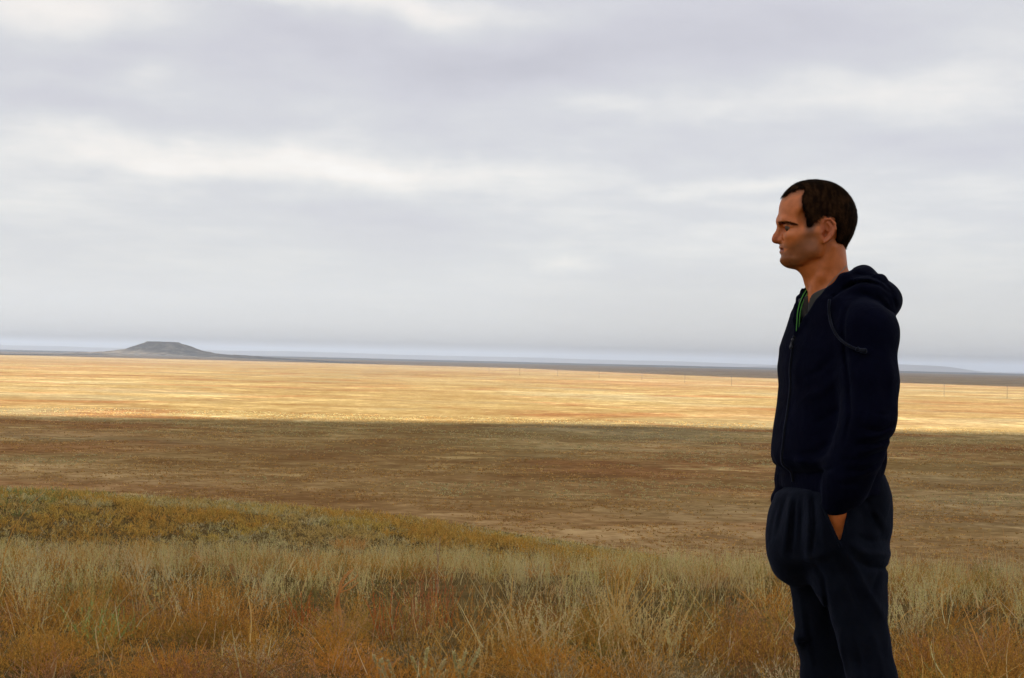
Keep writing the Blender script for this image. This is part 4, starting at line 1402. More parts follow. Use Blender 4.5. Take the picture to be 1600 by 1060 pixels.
        link('sole', np_mesh('sole', v5, quads=q5), so, shoe)


man_obj, _f = build_person()
build_clothes(man_obj)


# ------------------------------------------------------------------ vegetation
def plant_material(name, trans=0.25):
    m, t, b = material(name, 1.0, 0.02)
    a = t.node('ShaderNodeAttribute', attribute_name='tint')
    t.l.new(a.outputs['Vector'], b.inputs['Base Color'])
    tr = t.node('ShaderNodeBsdfTranslucent')
    t.l.new(a.outputs['Vector'], tr.inputs['Color'])
    mx = t.node('ShaderNodeMixShader')
    mx.inputs[0].default_value = trans
    out = t.n['Material Output']
    t.l.new(b.outputs[0], mx.inputs[1])
    t.l.new(tr.outputs[0], mx.inputs[2])
    t.l.new(mx.outputs[0], out.inputs[0])
    return m


PLANT = plant_material('dry_plant')
RUST = np.array([[0.235, 0.112, 0.021], [0.29, 0.152, 0.028], [0.19, 0.094, 0.019], [0.285, 0.168, 0.037], [0.195, 0.114, 0.027], [0.28, 0.128, 0.024]])
SAGE = np.array([[0.36, 0.325, 0.155], [0.43, 0.385, 0.195], [0.30, 0.275, 0.125], [0.38, 0.340, 0.205], [0.43, 0.365, 0.165], [0.28, 0.250, 0.105]])
STRAW = np.array([[0.44, 0.27, 0.085], [0.52, 0.345, 0.13], [0.38, 0.25, 0.095], [0.45, 0.33, 0.165], [0.35, 0.19, 0.055]])
RED = np.array([[0.25, 0.058, 0.016], [0.29, 0.085, 0.024], [0.19, 0.055, 0.022]])
OLIVE = np.array([[0.125, 0.110, 0.028], [0.155, 0.130, 0.034], [0.105, 0.100, 0.030], [0.18, 0.135, 0.035]])
GREEN = np.array([[0.070, 0.090, 0.028], [0.085, 0.100, 0.034], [0.10, 0.105, 0.035]])
MAUVE = np.array([[0.21, 0.105, 0.046], [0.16, 0.075, 0.034], [0.26, 0.150, 0.075]])
GREY = np.array([[0.23, 0.185, 0.098], [0.30, 0.245, 0.140], [0.18, 0.138, 0.072]])


def hue(pal, n, rng, j=0.16):
    c = pal[rng.integers(0, len(pal), n)]
    w = rng.random((n, 1))
    c = c * w + pal[rng.integers(0, len(pal), n)] * (1 - w)
    return c * np.exp(rng.normal(0, j, (n, 1)))


def mixp(a, wa, b, wb):
    n = min(len(a), len(b))
    return a[:n] * wa + b[:n] * wb


class Veg:
    def __init__(s):
        s.V, s.T, s.C, s.n = [], [], [], 0

    def add(s, V, T, C):
        s.V.append(V.astype(np.float32))
        s.T.append(T + s.n)
        s.C.append(C.astype(np.float32))
        s.n += len(V)

    def mesh(s, name, origin=(0, 0, 0)):
        C = np.concatenate(s.C) * GAIN * 1.2
        C = C / np.maximum(1.0, C.max(1, keepdims=True) / 0.72)           # keep the hue of the palest plants
        return np_mesh(name, np.concatenate(s.V) - np.asarray(origin, np.float32), tris=np.concatenate(s.T), attrs={'tint': C}, smooth=False)

    def blades(s, base, dirs, ln, w, seg, bend, col, rng, tip=None, curl=None):
        V, T, tv, own = ribbons(base, dirs, ln, w, seg, bend, rng=rng, curl=curl)
        c = col[own]
        if tip is not None:
            k = (tv ** 1.5)[:, None]
            c = c * (1 - k) + tip[own] * k
        s.add(V, T, c)


def unit(v):
    return v / (np.linalg.norm(v, axis=-1, keepdims=True) + 1e-9)


def bushes(G, x, y, R, H, pals, n_str, n_twig, rng, width=0.0022, jit=0.18, tl=(0.008, 0.026), tw=1.8):
    """fuzzy rounded bushes of fine branching stems"""
    M = len(x)
    z = height(x, y)
    o = np.repeat(np.arange(M), n_str)
    N = len(o)
    az = rng.uniform(0, 2 * np.pi, N)
    cz = rng.random(N) ** 0.75
    sz = np.sqrt(np.maximum(1 - cz ** 2, 0))
    dv = np.stack([np.cos(az) * sz * R[o], np.sin(az) * sz * R[o], (0.10 + 0.90 * cz) * H[o]], -1) * (0.70 + 0.38 * rng.random(N) ** 0.6)[:, None]
    r0 = rng.random((N, 1)) * 0.35
    base = np.stack([x[o], y[o], z[o] - 0.02], -1)
    base[:, :2] += dv[:, :2] * r0
    ln = np.linalg.norm(dv, axis=1) * (1 - 0.2 * r0[:, 0])
    d = unit(dv + rng.normal(0, 0.04, (N, 3)))
    bend = rng.normal(0, 0.14, (N, 3)) * ln[:, None] + np.array([0, 0, -0.05]) * ln[:, None]
    pc = np.array([hue(p, 1, rng, 0.10)[0] for p in pals])
    col = pc[o] * np.exp(rng.normal(0, jit, (N, 1))) * np.array([1, 1, 1])
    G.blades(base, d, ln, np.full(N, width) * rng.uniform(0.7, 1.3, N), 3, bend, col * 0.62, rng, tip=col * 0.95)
    # twiglets near the outside
    if n_twig:
        k = rng.integers(0, N, M * n_twig)
        t = rng.uniform(0.35, 1.03, len(k))
        p = base[k] + d[k] * (ln[k] * t)[:, None] + bend[k] * (t ** 2)[:, None]
        dd = unit(d[k] * 0.6 + rng.normal(0, 0.7, (len(k), 3)) + np.array([0, 0, 0.25]))
        l2 = rng.uniform(tl[0], tl[1], len(k))
        c2 = pc[o[k]] * np.exp(rng.normal(0, jit * 1.3, (len(k), 1)))
        G.blades(p, dd, l2, np.full(len(k), width * tw), 1, np.zeros((len(k), 3)), c2, rng)


def sages(G, x, y, H, pals, n_stem, n_leaf, rng, spread=0.20, w=0.0026, leaf=(0.012, 0.030), lw=0.0042, spikes=False, R=0.06):
    """upright stems carrying many small leaves"""
    M = len(x)
    z = height(x, y)
    o = np.repeat(np.arange(M), n_stem)
    N = len(o)
    a = rng.uniform(0, 2 * np.pi, N)
    rr = R * np.sqrt(rng.random(N))
    base = np.stack([x[o] + rr * np.cos(a), y[o] + rr * np.sin(a), z[o] - 0.02], -1)
    lean = rng.normal(0, spread, (N, 2)) + np.stack([np.cos(a), np.sin(a)], -1) * spread * 0.6
    d = unit(np.concatenate([lean, np.ones((N, 1))], -1))
    ln = H[o] * rng.uniform(0.55, 1.05, N)
    bend = np.concatenate([rng.normal(0, 0.10, (N, 2)), np.zeros((N, 1)) - 0.02], -1) * ln[:, None]
    pc = np.array([hue(p, 1, rng, 0.08)[0] for p in pals])
    col = pc[o] * np.exp(rng.normal(0, 0.15, (N, 1)))
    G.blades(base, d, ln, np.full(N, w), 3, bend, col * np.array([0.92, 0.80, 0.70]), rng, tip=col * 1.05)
    if n_leaf:
        k = np.repeat(np.arange(N), n_leaf)
        t = rng.uniform(0.22, 1.0, len(k)) ** 0.8
        p = base[k] + d[k] * (ln[k] * t)[:, None] + bend[k] * (t ** 2)[:, None]
        dd = unit(rng.normal(0, 0.8, (len(k), 3)) + d[k] * rng.uniform(0.5, 1.4, (len(k), 1)))
        l2 = rng.uniform(leaf[0], leaf[1], len(k)) * (1.25 - 0.7 * t)
        if spikes:
            l2 = rng.uniform(leaf[0], leaf[1], len(k))
        c2 = pc[o[k]] * np.exp(rng.normal(0, 0.2, (len(k), 1)))
        G.blades(p, dd, l2, np.full(len(k), lw), 1, np.zeros((len(k), 3)), c2, rng)


def grass(G, x, y, ln, pal, rng, lean=0.42, w=0.0026, droop=0.45, seg=3, z0=-0.02):
    N = len(x)
    z = height(x, y)
    base = np.stack([x, y, z + z0], -1)
    d = unit(np.concatenate([rng.normal(0, lean, (N, 2)), np.ones((N, 1))], -1))
    a = rng.uniform(0, 2 * np.pi, N)
    bend = np.stack([np.cos(a), np.sin(a), -0.35 * np.ones(N)], -1) * (ln * rng.uniform(0, droop, N))[:, None]
    col = hue(pal, N, rng)
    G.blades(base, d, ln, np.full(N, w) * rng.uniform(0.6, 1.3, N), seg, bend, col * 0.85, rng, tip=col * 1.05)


def wedge(d0, d1, density, rng, margin=1.6, k=0.36):
    """scattered points over the ground in front of the slope, denser sampling by area"""
    D = np.linspace(d0, d1, 200)
    wd = 2 * (k * D + margin)
    A = np.trapezoid(wd, D) if hasattr(np, 'trapezoid') else np.trapz(wd, D)
    n = int(A * density)
    cdf = np.cumsum(wd)
    y = np.interp(rng.random(n) * cdf[-1], cdf, D)
    x = rng.uniform(-1, 1, n) * (k * y + margin) + 0.0
    return x, y


def keep_off(x, y, r=0.30):
    """room round the man's legs and the camera"""
    m = np.hypot(x - MX, y - MY) > r
    m &= np.hypot(x, y) > 1.2
    return m


def slope_plants():
    rng = np.random.default_rng(101)
    patch = lambda x, y, s, seed: fbm(x / s + 40, y / s + 40, 3, seed)
    # fuzzy rust bushes close by
    G = Veg()
    x, y = wedge(2.6, 10.6, 5.2, rng)
    m = keep_off(x, y, 0.42) & (rng.random(len(x)) < np.clip((10.9 - y) / 1.6, 0, 1))
    x, y = x[m], y[m]
    f = patch(x, y, 1.1, 3)
    R = rng.uniform(0.15, 0.36, len(x)) * (0.8 + 0.5 * f)
    H = R * rng.uniform(0.75, 1.25, len(x))
    g = patch(x, y, 0.8, 17)
    pals = [MAUVE if a > 0.66 else OLIVE if b < 0.33 else GREY if (a < 0.34 and b > 0.55) else RUST for a, b in zip(g, patch(x, y, 0.9, 29))]
    bushes(G, x, y, R, H, pals, 80, 1500, rng, tl=(0.007, 0.022), tw=1.9)
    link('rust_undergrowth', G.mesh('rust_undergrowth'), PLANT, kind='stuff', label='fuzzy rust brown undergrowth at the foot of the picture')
    # rust patches farther up the slope
    G = Veg()
    x, y = wedge(9.6, 25.0, 2.6, rng)
    f = patch(x, y, 2.2, 41)
    m = f > 0.47
    x, y, f = x[m], y[m], f[m]
    bushes(G, x, y, rng.uniform(0.16, 0.32, len(x)), rng.uniform(0.18, 0.34, len(x)) * (0.5 + f), [RUST if r < 0.72 else OLIVE if r < 0.86 else MAUVE for r in rng.random(len(x))], 50, 420, rng, width=0.0030, tl=(0.010, 0.032))
    link('rust_scrub', G.mesh('rust_scrub'), PLANT, kind='stuff', label='rust coloured scrub scattered among the sage on the slope')
    # grey green wormwood up to the edge of the slope
    G = Veg()
    x, y = wedge(7.6, 25.0, 6.0, rng)
    f = patch(x, y, 2.2, 41)
    p_ = np.clip((y - 8.2) / 3.0, 0.10, 1) * np.where(f > 0.55, 0.45, 1.0) * np.clip(patch(x, y, 0.9, 47) * 4 - 1.2, 0.1, 1)
    m = rng.random(len(x)) < p_
    x, y = x[m], y[m]
    h = patch(x, y, 1.6, 53)
    H = (0.12 + 0.34 * h + 0.16 * rng.random(len(x)) ** 2) * (1 + 0.15 * np.clip((y - 14) / 8, 0, 1))
    pals = [SAGE if r < 0.70 else STRAW if r < 0.78 else GREY if r < 0.92 else OLIVE for r in rng.random(len(x))]
    sages(G, x, y, H, pals, 13, 34, rng, R=0.07, w=0.0028, lw=0.0060, leaf=(0.008, 0.024), spread=0.26)
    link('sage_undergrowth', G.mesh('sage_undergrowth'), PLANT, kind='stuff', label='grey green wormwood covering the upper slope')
    # fine dry grass all over
    G = Veg()
    x, y = wedge(2.6, 25.0, 150, rng)
    m = keep_off(x, y, 0.15)
    x, y = x[m], y[m]
    f = patch(x, y, 0.7, 61)
    m = rng.random(len(x)) < np.clip(f * 4 - 1.75, 0.03, 1)
    x, y = x[m], y[m]
    q = rng.random(len(x))
    u = patch(x, y, 1.5, 71)
    k1 = q < 0.45 + 0.3 * (u - 0.5)
    grass(G, x[k1], y[k1], rng.uniform(0.08, 0.30, k1.sum()), RUST, rng, w=0.0030)
    k2 = ~k1 & (q < 0.86)
    grass(G, x[k2], y[k2], rng.uniform(0.10, 0.36, k2.sum()) * np.clip(0.6 + (y[k2] - 6) * 0.06, 0.6, 1.2), SAGE, rng, w=0.0028)
    k3 = ~k1 & ~k2
    grass(G, x[k3], y[k3], rng.uniform(0.15, 0.42, k3.sum()), STRAW, rng, w=0.0026)
    # pale curved stalks and tips lying on top of the bushes
    x, y = wedge(5.2, 16.0, 26.0, rng)
    f = patch(x, y, 0.6, 77)
    m = (rng.random(len(x)) < np.clip(f * 5 - 2.1, 0.03, 1)) & keep_off(x, y, 0.3)
    x, y = x[m], y[m]
    grass(G, x, y, rng.uniform(0.12, 0.36, len(x)), np.concatenate([STRAW * 0.9, SAGE * 1.1, GREY * 1.3]), rng, lean=0.55, w=0.0062, droop=0.8, seg=4, z0=rng.uniform(0.02, 0.16, len(x)))
    # taller single stalks standing out of the rest
    x, y = wedge(8.5, 24.0, 1.5, rng)
    grass(G, x, y, rng.uniform(0.38, 0.62, len(x)), np.concatenate([STRAW, GREY, SAGE]), rng, lean=0.16, w=0.0036, droop=0.2, seg=4)
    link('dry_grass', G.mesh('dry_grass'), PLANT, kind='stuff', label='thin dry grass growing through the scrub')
    # tussocks of the spur beyond
    G = Veg()
    n = 15500
    x, y = rng.uniform(-36, 22, n), 36 + 37 * rng.random(n) ** 0.8
    f = patch(x, y, 3.5, 83)
    gq = patch(x, y, 2.0, 91)
    GOLD = RUST * np.array([0.98, 1.16, 1.3])
    pals = [GOLD if a > 0.52 else mixp(OLIVE, 1.0, RUST, 0.35) if b < 0.41 else SAGE * 0.62 if b < 0.54 else mixp(OLIVE, 0.6, STRAW, 0.32) for a, b in zip(f + 0.16 * (rng.random(n) - 0.5), gq + 0.1 * (rng.random(n) - 0.5))]
    low = (y < 54) & (rng.random(n) < 0.55)
    pals = [mixp(SAGE, 0.5, GREY, 0.25) if q_ else p for q_, p in zip(low, pals)]
    green = (x < -18.5) & (y > 57) & (rng.random(n) < 0.35)
    pals = [GREEN * 1.3 if g else p * np.array([1.24, 1.25, 1.30]) for g, p in zip(green, pals)]
    bushes(G, x, y, rng.uniform(0.18, 0.42, n), rng.uniform(0.16, 0.48, n) * (0.55 + 0.8 * f), pals, 8, 30, rng, width=0.018, jit=0.24, tl=(0.05, 0.14), tw=1.6)
    x, y = rng.uniform(-30, 30, 1500), rng.uniform(25, 42, 1500)
    bushes(G, x, y, rng.uniform(0.2, 0.4, 1500), rng.uniform(0.15, 0.35, 1500), [RUST if r < 0.5 else SAGE for r in rng.random(1500)], 8, 16, rng, width=0.014, tl=(0.05, 0.12))
    link('tussock_undergrowth', G.mesh('tussock_undergrowth'), PLANT, kind='stuff', label='orange and olive tussocks on the lower spur beyond the slope')


def plain_tussocks():
    """low tussocks on the near plain, thick enough to roughen it as far as they can be told apart"""
    rng = np.random.default_rng(303)
    G = Veg()
    for d0, d1, dens, nb, sz in ((95, 240, 1.0, 7, 1.0), (240, 380, 0.55, 5, 1.25), (380, 600, 0.26, 4, 1.7)):
        x, y = wedge(d0, d1, dens, rng, margin=8.0, k=0.37)
        f = fbm(x / 11 + 70, y / 11 + 70, 4, 15)
        g = fbm(x / 45 + 20, y / 45 + 20, 3, 35)
        m = (height(x, y) < PLAIN + 1.2) & (rng.random(len(x)) < np.clip(f * 4.0 - 1.35, 0.06, 1))
        x, y, g, f = x[m], y[m], g[m], f[m]
        n = len(x)
        z = height(x, y)
        q = rng.random(n)
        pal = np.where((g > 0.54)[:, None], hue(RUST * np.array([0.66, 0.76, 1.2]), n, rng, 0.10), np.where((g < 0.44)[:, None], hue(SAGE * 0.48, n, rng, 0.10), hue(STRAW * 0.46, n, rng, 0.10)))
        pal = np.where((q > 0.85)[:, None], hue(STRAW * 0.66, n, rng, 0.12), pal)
        o = np.repeat(np.arange(n), nb)
        a = rng.uniform(0, 2 * np.pi, len(o))
        rr = rng.uniform(0.0, 0.25, len(o)) * sz
        base = np.stack([x[o] + np.cos(a) * rr, y[o] + np.sin(a) * rr, z[o] - 0.03], -1)
        d = unit(np.stack([np.cos(a) * 0.7, np.sin(a) * 0.7, np.ones(len(o))], -1) + rng.normal(0, 0.25, (len(o), 3)))
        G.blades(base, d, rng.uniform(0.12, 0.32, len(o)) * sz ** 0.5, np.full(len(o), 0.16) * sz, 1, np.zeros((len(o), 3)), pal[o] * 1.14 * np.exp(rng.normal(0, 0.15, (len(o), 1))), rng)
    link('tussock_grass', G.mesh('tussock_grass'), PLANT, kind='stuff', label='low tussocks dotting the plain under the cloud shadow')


slope_plants()
plain_tussocks()


# ---- plants one can single out
def spot(px, Y):
    """ground point below a picture column at distance Y"""
    x = at_depth(px, 950, Y)[0]
    return x, Y, float(height(x, Y))


def rise(px, py, Y):
    x, y, z = spot(px, Y)
    return max(at_depth(px, py, Y)[2] - z, 0.05)


def put(name, G, o, label, cat, parent=None, group=None):
    return link(name, G.mesh(name, o), PLANT, parent, label, cat, group, loc=None if parent is not None else o)


def shift(px, Y, sc=1.0):
    return np.array(spot(px, Y))


def round_bush(px, py, Y, R, pal, label, seed, name='bush', n=260, tw=3600):
    rng = np.random.default_rng(seed)
    o = spot(px, Y)
    G = Veg()
    bushes(G, np.array([o[0]]), np.array([o[1]]), np.array([R]), np.array([rise(px, py, Y)]), [pal], n, tw, rng)
    return put(name, G, o, label, 'bush')


def weed(px, py, Y, pal, label, seed, name='weed', stems=14, leaves=26, spread=0.16, w=0.0030, leaf=(0.010, 0.026), lw=0.0042, R=0.06, cat='plant', lift=1.0, spikes=False):
    """stems as one mesh, its leaves as a part"""
    rng = np.random.default_rng(seed)
    o = spot(px, Y)
    X, Yq, H = np.array([o[0]]), np.array([o[1]]), np.array([rise(px, py, Y) * lift])
    G = Veg()
    st = rng.bit_generator.state
    sages(G, X, Yq, H, [pal], stems, leaves, rng, spread, w, leaf, lw, spikes, R)
    S, Lf = Veg(), Veg()
    S.add(G.V[0], G.T[0], G.C[0])
    t = put(name, S, o, label, cat)
    if leaves:
        n0 = len(G.V[0])
        Lf.add(G.V[1], G.T[1] - n0, G.C[1])
        put('leaves', Lf, o, None, None, parent=t)
    return t


def stalk_curve(G, pts, r, col, tipc=None, n=26):
    P3 = spline(np.asarray(pts, float), n)
    rad = np.linspace(r, r * 0.35, n)
    v, q, tr = tube_mesh(P3, rad, 6)
    tq = np.concatenate([q[:, [0, 1, 2]], q[:, [0, 2, 3]], tr])
    c = np.tile(np.asarray(col, float), (len(v), 1)) * np.exp(np.random.default_rng(len(v)).normal(0, 0.06, (len(v), 1)))
    G.add(v, tq, c)


def stalk_tuft(name, label, cat, Y, base_px, curves, col, r, seed, heads=0.0, blades=0, blen=0.3, pal=STRAW, parent_heads=True):
    """a tuft of separately bent stalks; curves are picture points of each stalk at distance Y"""
    rng = np.random.default_rng(seed)
    o = spot(base_px, Y)
    G, heads_ = Veg(), []
    for i, c in enumerate(curves):
        Hd = Veg()
        dy = rng.uniform(-0.05, 0.05)
        b = np.array([o[0] + rng.normal(0, 0.015), o[1] + dy * 0.3, 0.0])
        if len(c[0]) == 3:
            b[0] = at_depth(c[0][2], 950, Y)[0]
        b[2] = float(height(b[0], b[1])) - 0.02
        pts = [b] + [at_depth(p[0], p[1], Y + dy * (k + 1) / len(c)) for k, p in enumerate(c)]
        cc = np.asarray(col) * np.exp(rng.normal(0, 0.12))
        stalk_curve(G, pts, r * rng.uniform(0.8, 1.15), cc)
        if heads:
            P3 = spline(np.asarray(pts, float), 60)
            k = rng.integers(42, 60, int(heads))
            dd = unit(unit(P3[k] - P3[k - 2]) + rng.normal(0, 0.35, (len(k), 3)))
            Hd.blades(P3[k], dd, rng.uniform(0.012, 0.030, len(k)), np.full(len(k), 0.0032), 2, np.zeros((len(k), 3)), np.tile(cc * 1.05, (len(k), 1)), rng)
            heads_.append(Hd)
    if blades:
        x = o[0] + rng.normal(0, 0.035, blades)
        y = o[1] + rng.normal(0, 0.035, blades)
        grass(G, x, y, rng.uniform(0.4, 1.0, blades) * blen, pal, rng, lean=0.22, w=0.0034, droop=0.4, seg=4)
    t = put(name, G, o, label, cat)
    for Hd in heads_:
        put('seed_head', Hd, o, None, None, parent=t)['kind'] = 'stuff'
    return t


def named_plants():
    # the tall stalk at the edge of the frame
    stalk_tuft('grass_stalk', 'tall golden grass stalk arching up at the left edge', 'grass', 5.6, -14,
               [[(-9, 1000), (-3, 940), (3, 890), (12, 848), (30, 812), (52, 785), (72, 766)], [(-10, 1000), (-4, 930), (4, 880), (9, 862), (16, 848)]], (0.50, 0.30, 0.085), 0.0028, 1, heads=10)
    # golden tuft in front of the wormwood
    stalk_tuft('straw_tuft', 'golden straw tuft of upright stalks right of centre', 'grass', 8.9, 960,
               [[(956, 960), (949, 920), (946, 893)], [(958, 960), (957, 930), (955, 905)], [(960, 960), (961, 930), (962, 908)], [(962, 960), (966, 915), (975, 870), (982, 863)], [(966, 965), (978, 925), (990, 890), (995, 883)],
                [(968, 970), (982, 935), (1000, 895)], [(972, 985), (1000, 950), (1018, 925), (1026, 905)], [(970, 975), (996, 945), (1022, 912)], [(964, 960), (970, 925), (981, 893)], [(955, 960), (951, 935), (948, 912)]], (0.50, 0.31, 0.085), 0.0052, 2, heads=16, blades=70, blen=0.36)
    stalk_tuft('grass_stalk', 'single thin bent stalk reaching over the plain above the straw tuft', 'grass', 13.5, 978, [[(978, 870), (984, 853), (992, 840), (1003, 824)]], (0.33, 0.21, 0.08), 0.0030, 3, heads=6)
    # pale wormwood bush
    weed(1000, 888, 8.4, mixp(STRAW, 0.65, SAGE, 0.80), 'large pale tan wormwood with crusty leaves behind the straw tuft', 4, 'wormwood', stems=60, leaves=80, spread=0.36, w=0.0036, leaf=(0.010, 0.024), lw=0.0058, R=0.20, lift=0.95)
    weed(1050, 930, 7.9, SAGE * 1.15, 'silvery wormwood leaning right beside the pale tan one', 5, 'wormwood', stems=16, leaves=46, spread=0.34, leaf=(0.010, 0.022), lw=0.0060, R=0.08)
    weed(985, 975, 7.5, mixp(GREY, 0.9, RUST, 0.25), 'low tangle of dead tan twigs under the pale wormwood', 6, 'dead_weed', stems=70, leaves=10, spread=0.65, w=0.0034, R=0.16)
    weed(820, 920, 8.0, mixp(STRAW, 0.75, SAGE, 0.65), 'cream leaved sprig spreading left of the straw tuft', 7, 'cream_sprig', stems=24, leaves=80, spread=0.36, leaf=(0.012, 0.024), lw=0.0075, R=0.15)
    weed(765, 950, 7.7, mixp(STRAW, 0.75, SAGE, 0.65), 'small cream sprig with knobbly tips leaning left', 8, 'cream_sprig', stems=8, leaves=80, spread=0.26, leaf=(0.010, 0.020), lw=0.0075, R=0.06)
    # silver spikes along the bottom edge
    for i, (px, py, Y, lab, k) in enumerate(((612, 1012, 6.5, 'silver wormwood spikes, leftmost clump at the bottom edge', 5), (664, 1006, 6.6, 'lone slim silver wormwood spike at the bottom edge', 2),
                                             (684, 1022, 6.5, 'short silver wormwood with a bent tip at the bottom edge', 4), (724, 1008, 6.5, 'thickest silver wormwood spike, right of the bent one', 5))):
        weed(px, py, Y, SAGE * np.array([1.15, 1.18, 1.45]), lab, 20 + i, 'wormwood', stems=k, leaves=230, spread=0.07, w=0.0050, leaf=(0.010, 0.019), lw=0.0100, R=0.035 if k > 2 else 0.008, spikes=True)
    weed(750, 1000, 6.7, STRAW, 'thin yellow sprig leaning beside the silver spikes', 26, 'yellow_sprig', stems=2, leaves=60, spread=0.10, w=0.0036, leaf=(0.008, 0.018), lw=0.006, R=0.01)
    # forked twig
    stalk_tuft('forked_twig', 'bare forked orange twig standing clear of the rust scrub', 'twig', 9.6, 527, [[(530, 926), (538, 905), (552, 889)], [(531, 924), (543, 912), (556, 903), (559, 898)], [(532, 926), (548, 920), (560, 910)], [(530, 922), (533, 908), (545, 893)]], (0.52, 0.25, 0.085), 0.0085, 9)
    # red stemmed weeds
    for i, (px, py, Y, n, lab) in enumerate(((600, 900, 9.4, 14, 'rust red weed, left one of the red stemmed trio near the middle'), (657, 888, 9.8, 22, 'tallest red stemmed weed in the middle of the slope'), (688, 884, 10.2, 18, 'red stemmed weed with grey tips, right one of the trio'),
                                             (472, 922, 9.8, 10, 'short bright red tuft in front of a dark gap'))):
        weed(px, py - 8, Y - 0.4, RED * np.array([1.1, 1.45, 1.5]), lab, 40 + i, 'red_weed', stems=n + 6, leaves=18, spread=0.13, w=0.0066, lw=0.0055, R=0.09)
    stalk_tuft('mauve_stalk', 'tall dry mauve stalk with a plumed top above the red weeds', 'plant', 13.0, 684, [[(684, 890), (686, 865), (688, 842)], [(684, 890), (683, 862), (681, 848)]], (0.20, 0.13, 0.085), 0.005, 44, heads=40)
    # big grey sagebrush left of the man
    weed(1130, 846, 15.0, mixp(SAGE, 0.5, GREY, 0.75), 'broad grey sagebrush on the slope edge just left of the man', 50, 'sagebrush', stems=90, leaves=16, spread=0.34, w=0.0050, leaf=(0.015, 0.035), lw=0.005, R=0.34, cat='bush')
    weed(1075, 862, 14.4, GREY, 'smaller bare grey sagebrush with curved branches, left of the broad one', 51, 'sagebrush', stems=44, leaves=5, spread=0.46, w=0.0050, R=0.20, cat='bush')
    weed(1420, 868, 16.0, SAGE, 'grey green wormwood clump just right of the man', 52, 'wormwood', stems=40, leaves=22, spread=0.22, w=0.0042, R=0.24)
    # left side
    weed(125, 880, 9.6, OLIVE * 1.5, 'olive yellow bushy weed on the left', 60, 'weed', stems=60, leaves=34, spread=0.22, w=0.0032, R=0.17)
    weed(150, 930, 8.0, GREEN * 1.9, 'dark green herb low among the rust bushes on the left', 61, 'herb', stems=26, leaves=40, spread=0.24, leaf=(0.015, 0.035), lw=0.006, R=0.10)
    weed(205, 925, 8.6, GREEN * 2.0, 'small grey green herb beside the dark green one', 66, 'herb', stems=14, leaves=36, spread=0.24, R=0.06)
    weed(35, 905, 9.3, MAUVE, 'maroon seed headed weed near the left edge', 62, 'weed', stems=30, leaves=26, spread=0.28, w=0.0034, R=0.14)
    weed(150, 905, 9.1, mixp(STRAW, 0.6, OLIVE, 0.5), 'yellowish upright weed in front of a dark gap on the left', 63, 'weed', stems=20, leaves=30, spread=0.12, R=0.09)
    stalk_tuft('seed_stalk', 'slim stalk with a small white seed head on the left', 'plant', 11.5, 58, [[(58, 900), (58, 875), (58, 850)]], (0.30, 0.24, 0.16), 0.003, 64, heads=34)
    stalk_tuft('pale_stalks', 'loose group of pale bent stalks at lower left of centre', 'grass', 7.9, 330,
               [[(300, 1030, 296), (308, 1000), (322, 972)], [(330, 1030, 328), (334, 1005), (337, 975)], [(342, 1030, 340), (347, 1002), (350, 985)], [(350, 1040, 345), (362, 1012), (376, 986)], [(405, 1040, 402), (415, 1015), (422, 996)], [(308, 1046, 306), (314, 1022), (322, 1002)]], (0.40, 0.29, 0.15), 0.0042, 65, heads=10)
    # rounded bushes one can pick out
    for i, a in enumerate(((62, 962, 7.2, 0.30, RUST, 'rounded golden brown bush in the lower left corner'), (262, 1000, 7.0, 0.30, RUST, 'low orange brown bush at the bottom, left of the silver spikes'), (318, 952, 8.3, 0.30, mixp(OLIVE, 0.6, RUST, 0.5), 'olive brown rounded bush behind the pale bent stalks'),
                          (545, 938, 9.0, 0.36, mixp(OLIVE, 0.5, RUST, 0.55), 'dome shaped olive brown bush below the forked twig'), (545, 992, 7.3, 0.28, RUST * 1.08, 'bright orange brown bush at the bottom, next to the silver spikes'), (850, 985, 7.3, 0.28, RUST, 'rust bush below the cream sprig'),
                          (838, 918, 9.8, 0.30, RUST * 0.72, 'dark brown bush behind the cream sprig'), (1180, 945, 8.2, 0.30, RUST * 1.0, "orange bush at the left of the man's knees"), (1440, 975, 7.6, 0.34, RUST * 0.9, "wide deep orange bush at the right of the man's legs"),
                          (1560, 985, 7.3, 0.30, RUST * 1.05, 'rust bush in the lower right corner'))):
        round_bush(*a, 80 + i)
    # right side
    for i, (c, lab) in enumerate((([[(1512, 868, 1512), (1514, 850), (1517, 836)]], 'tall straw stalk against the plain, first right of the wormwood clump'), ([[(1536, 872, 1538), (1537, 850), (1536, 832)], [(1543, 872, 1542), (1543, 852), (1548, 838)]], 'pair of straw stalks against the plain, side by side at far right'),
                                  ([[(1556, 872, 1557), (1552, 852), (1548, 836)]], 'straw stalk leaning left across the pair at far right'), ([[(1572, 872, 1573), (1570, 848), (1567, 826)]], 'tallest straw stalk against the plain at far right'), ([[(1583, 872, 1583), (1583, 855), (1582, 842)]], 'shortest straw stalk, closest to the right edge'),
                                  ([[(1437, 878, 1434), (1436, 862), (1437, 856)]], 'short straw stalk rising from the wormwood clump behind the man'))):
        stalk_tuft('straw_stalk', lab, 'grass', 18.5, c[0][0][2], c, (0.34, 0.20, 0.08), 0.0040, 170 + i, heads=8)
    stalk_tuft('broken_twig', 'pale broken twig lying slanted in the scrub at right', 'twig', 10.4, 1538, [[(1540, 956), (1549, 949), (1559, 944)], [(1545, 953), (1550, 953), (1553, 948)]], (0.46, 0.34, 0.19), 0.006, 71)
    stalk_tuft('grass_stalk', "thin pale stalk at the right of the man's shin", 'grass', 7.6, 1456, [[(1457, 1038), (1453, 1015), (1450, 995)]], (0.42, 0.27, 0.11), 0.0032, 72)
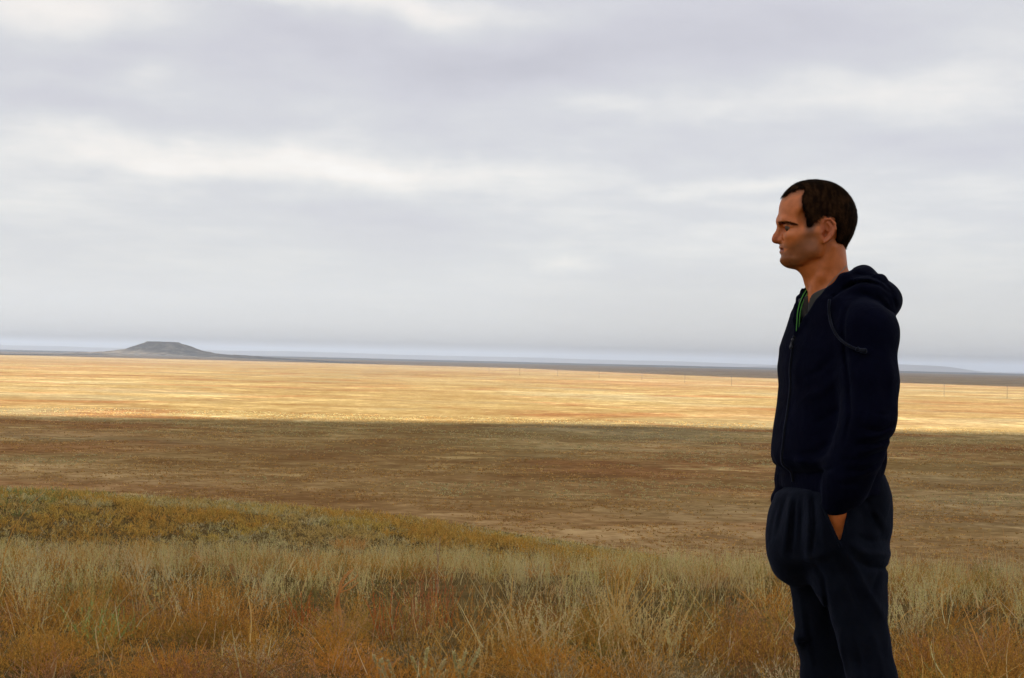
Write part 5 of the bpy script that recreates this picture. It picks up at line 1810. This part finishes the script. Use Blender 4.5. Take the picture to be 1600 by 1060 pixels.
    stalk_tuft('grass_stalk', "short whitish stalk between the silvery wormwood and the man's legs", 'grass', 8.0, 1138, [[(1138, 1030), (1140, 1010), (1142, 988)], [(1139, 1030), (1143, 1012), (1147, 1000)]], (0.40, 0.31, 0.20), 0.004, 73, heads=12)
    weed(545, 832, 58.0, STRAW * 0.8, 'tan dry bush on the lower spur, paler than its neighbours', 74, 'dry_bush', stems=160, leaves=10, spread=0.7, w=0.02, leaf=(0.05, 0.1), lw=0.02, R=0.55, cat='bush')


named_plants()


# ------------------------------------------------------------------ power poles far out on the plain
def build_poles():
    m, t, b = material('pole_wood', 0.9, 0.1)
    tc = t.node('ShaderNodeTexCoord')
    t.l.new(t.ramp(t.noise(tc.outputs['Object'], 3.0, 4), [(0.3, (0.05, 0.042, 0.036)), (0.7, (0.085, 0.072, 0.06))]), b.inputs['Base Color'])
    mi, _, bi = material('insulator', 0.3, 0.5)
    bi.inputs['Base Color'].default_value = (0.12, 0.12, 0.13, 1)
    v, q, tr = tube_mesh([(0, 0, -0.5), (0, 0, 5), (0, 0, 11.0)], [0.17, 0.15, 0.12], 8)
    pole = np_mesh('power_pole', v, quads=q, tris=tr)
    pole.materials.append(m)
    v, q, tr = tube_mesh([(-1.1, 0.14, 10.3), (0, 0.14, 10.3), (1.1, 0.14, 10.3)], 0.09, 4)
    arm = np_mesh('cross_arm', v, quads=q, tris=tr)
    arm.materials.append(m)
    v, q, tr = tube_mesh([(0, 0, 0), (0, 0, 0.12), (0, 0, 0.3)], [0.05, 0.09, 0.05], 6)
    ins = np_mesh('insulator', v, quads=q, tris=tr)
    ins.materials.append(mi)
    spec = [(764, 582.0, 'far power pole, leftmost of the row on the plain'), (812, 586.6, 'darkest power pole, second of the row from the left'), (871, 588.5, 'third power pole from the left of the row'), (936, 591.0, 'fourth power pole from the left, faint against the plain'),
            (1003, 594.0, 'fifth power pole from the left, midway to the man'), (1070, 599.0, 'sixth power pole from the left of the row'), (1143, 603.0, 'last power pole left of the man'), (1475, 619.5, 'first power pole right of the man'), (1573.5, 623.0, 'power pole nearest the right edge')]
    for i, (px, py, lab) in enumerate(spec):
        r = ray(px, py)
        k = (PLAIN - CAM[2]) / r[2]
        p = CAM + r * k
        o = link('power_pole', pole, [], label=lab, cat='pole', group='power poles crossing the plain', loc=(p[0], p[1], float(height(p[0], p[1]))), rotz=0.5)
        link('cross_arm', arm, [], o)
        for s in (-1, 0, 1):
            c = link('insulator', ins, [], o)
            c.location = (s * 0.95, 0.14, 10.38)


build_poles()
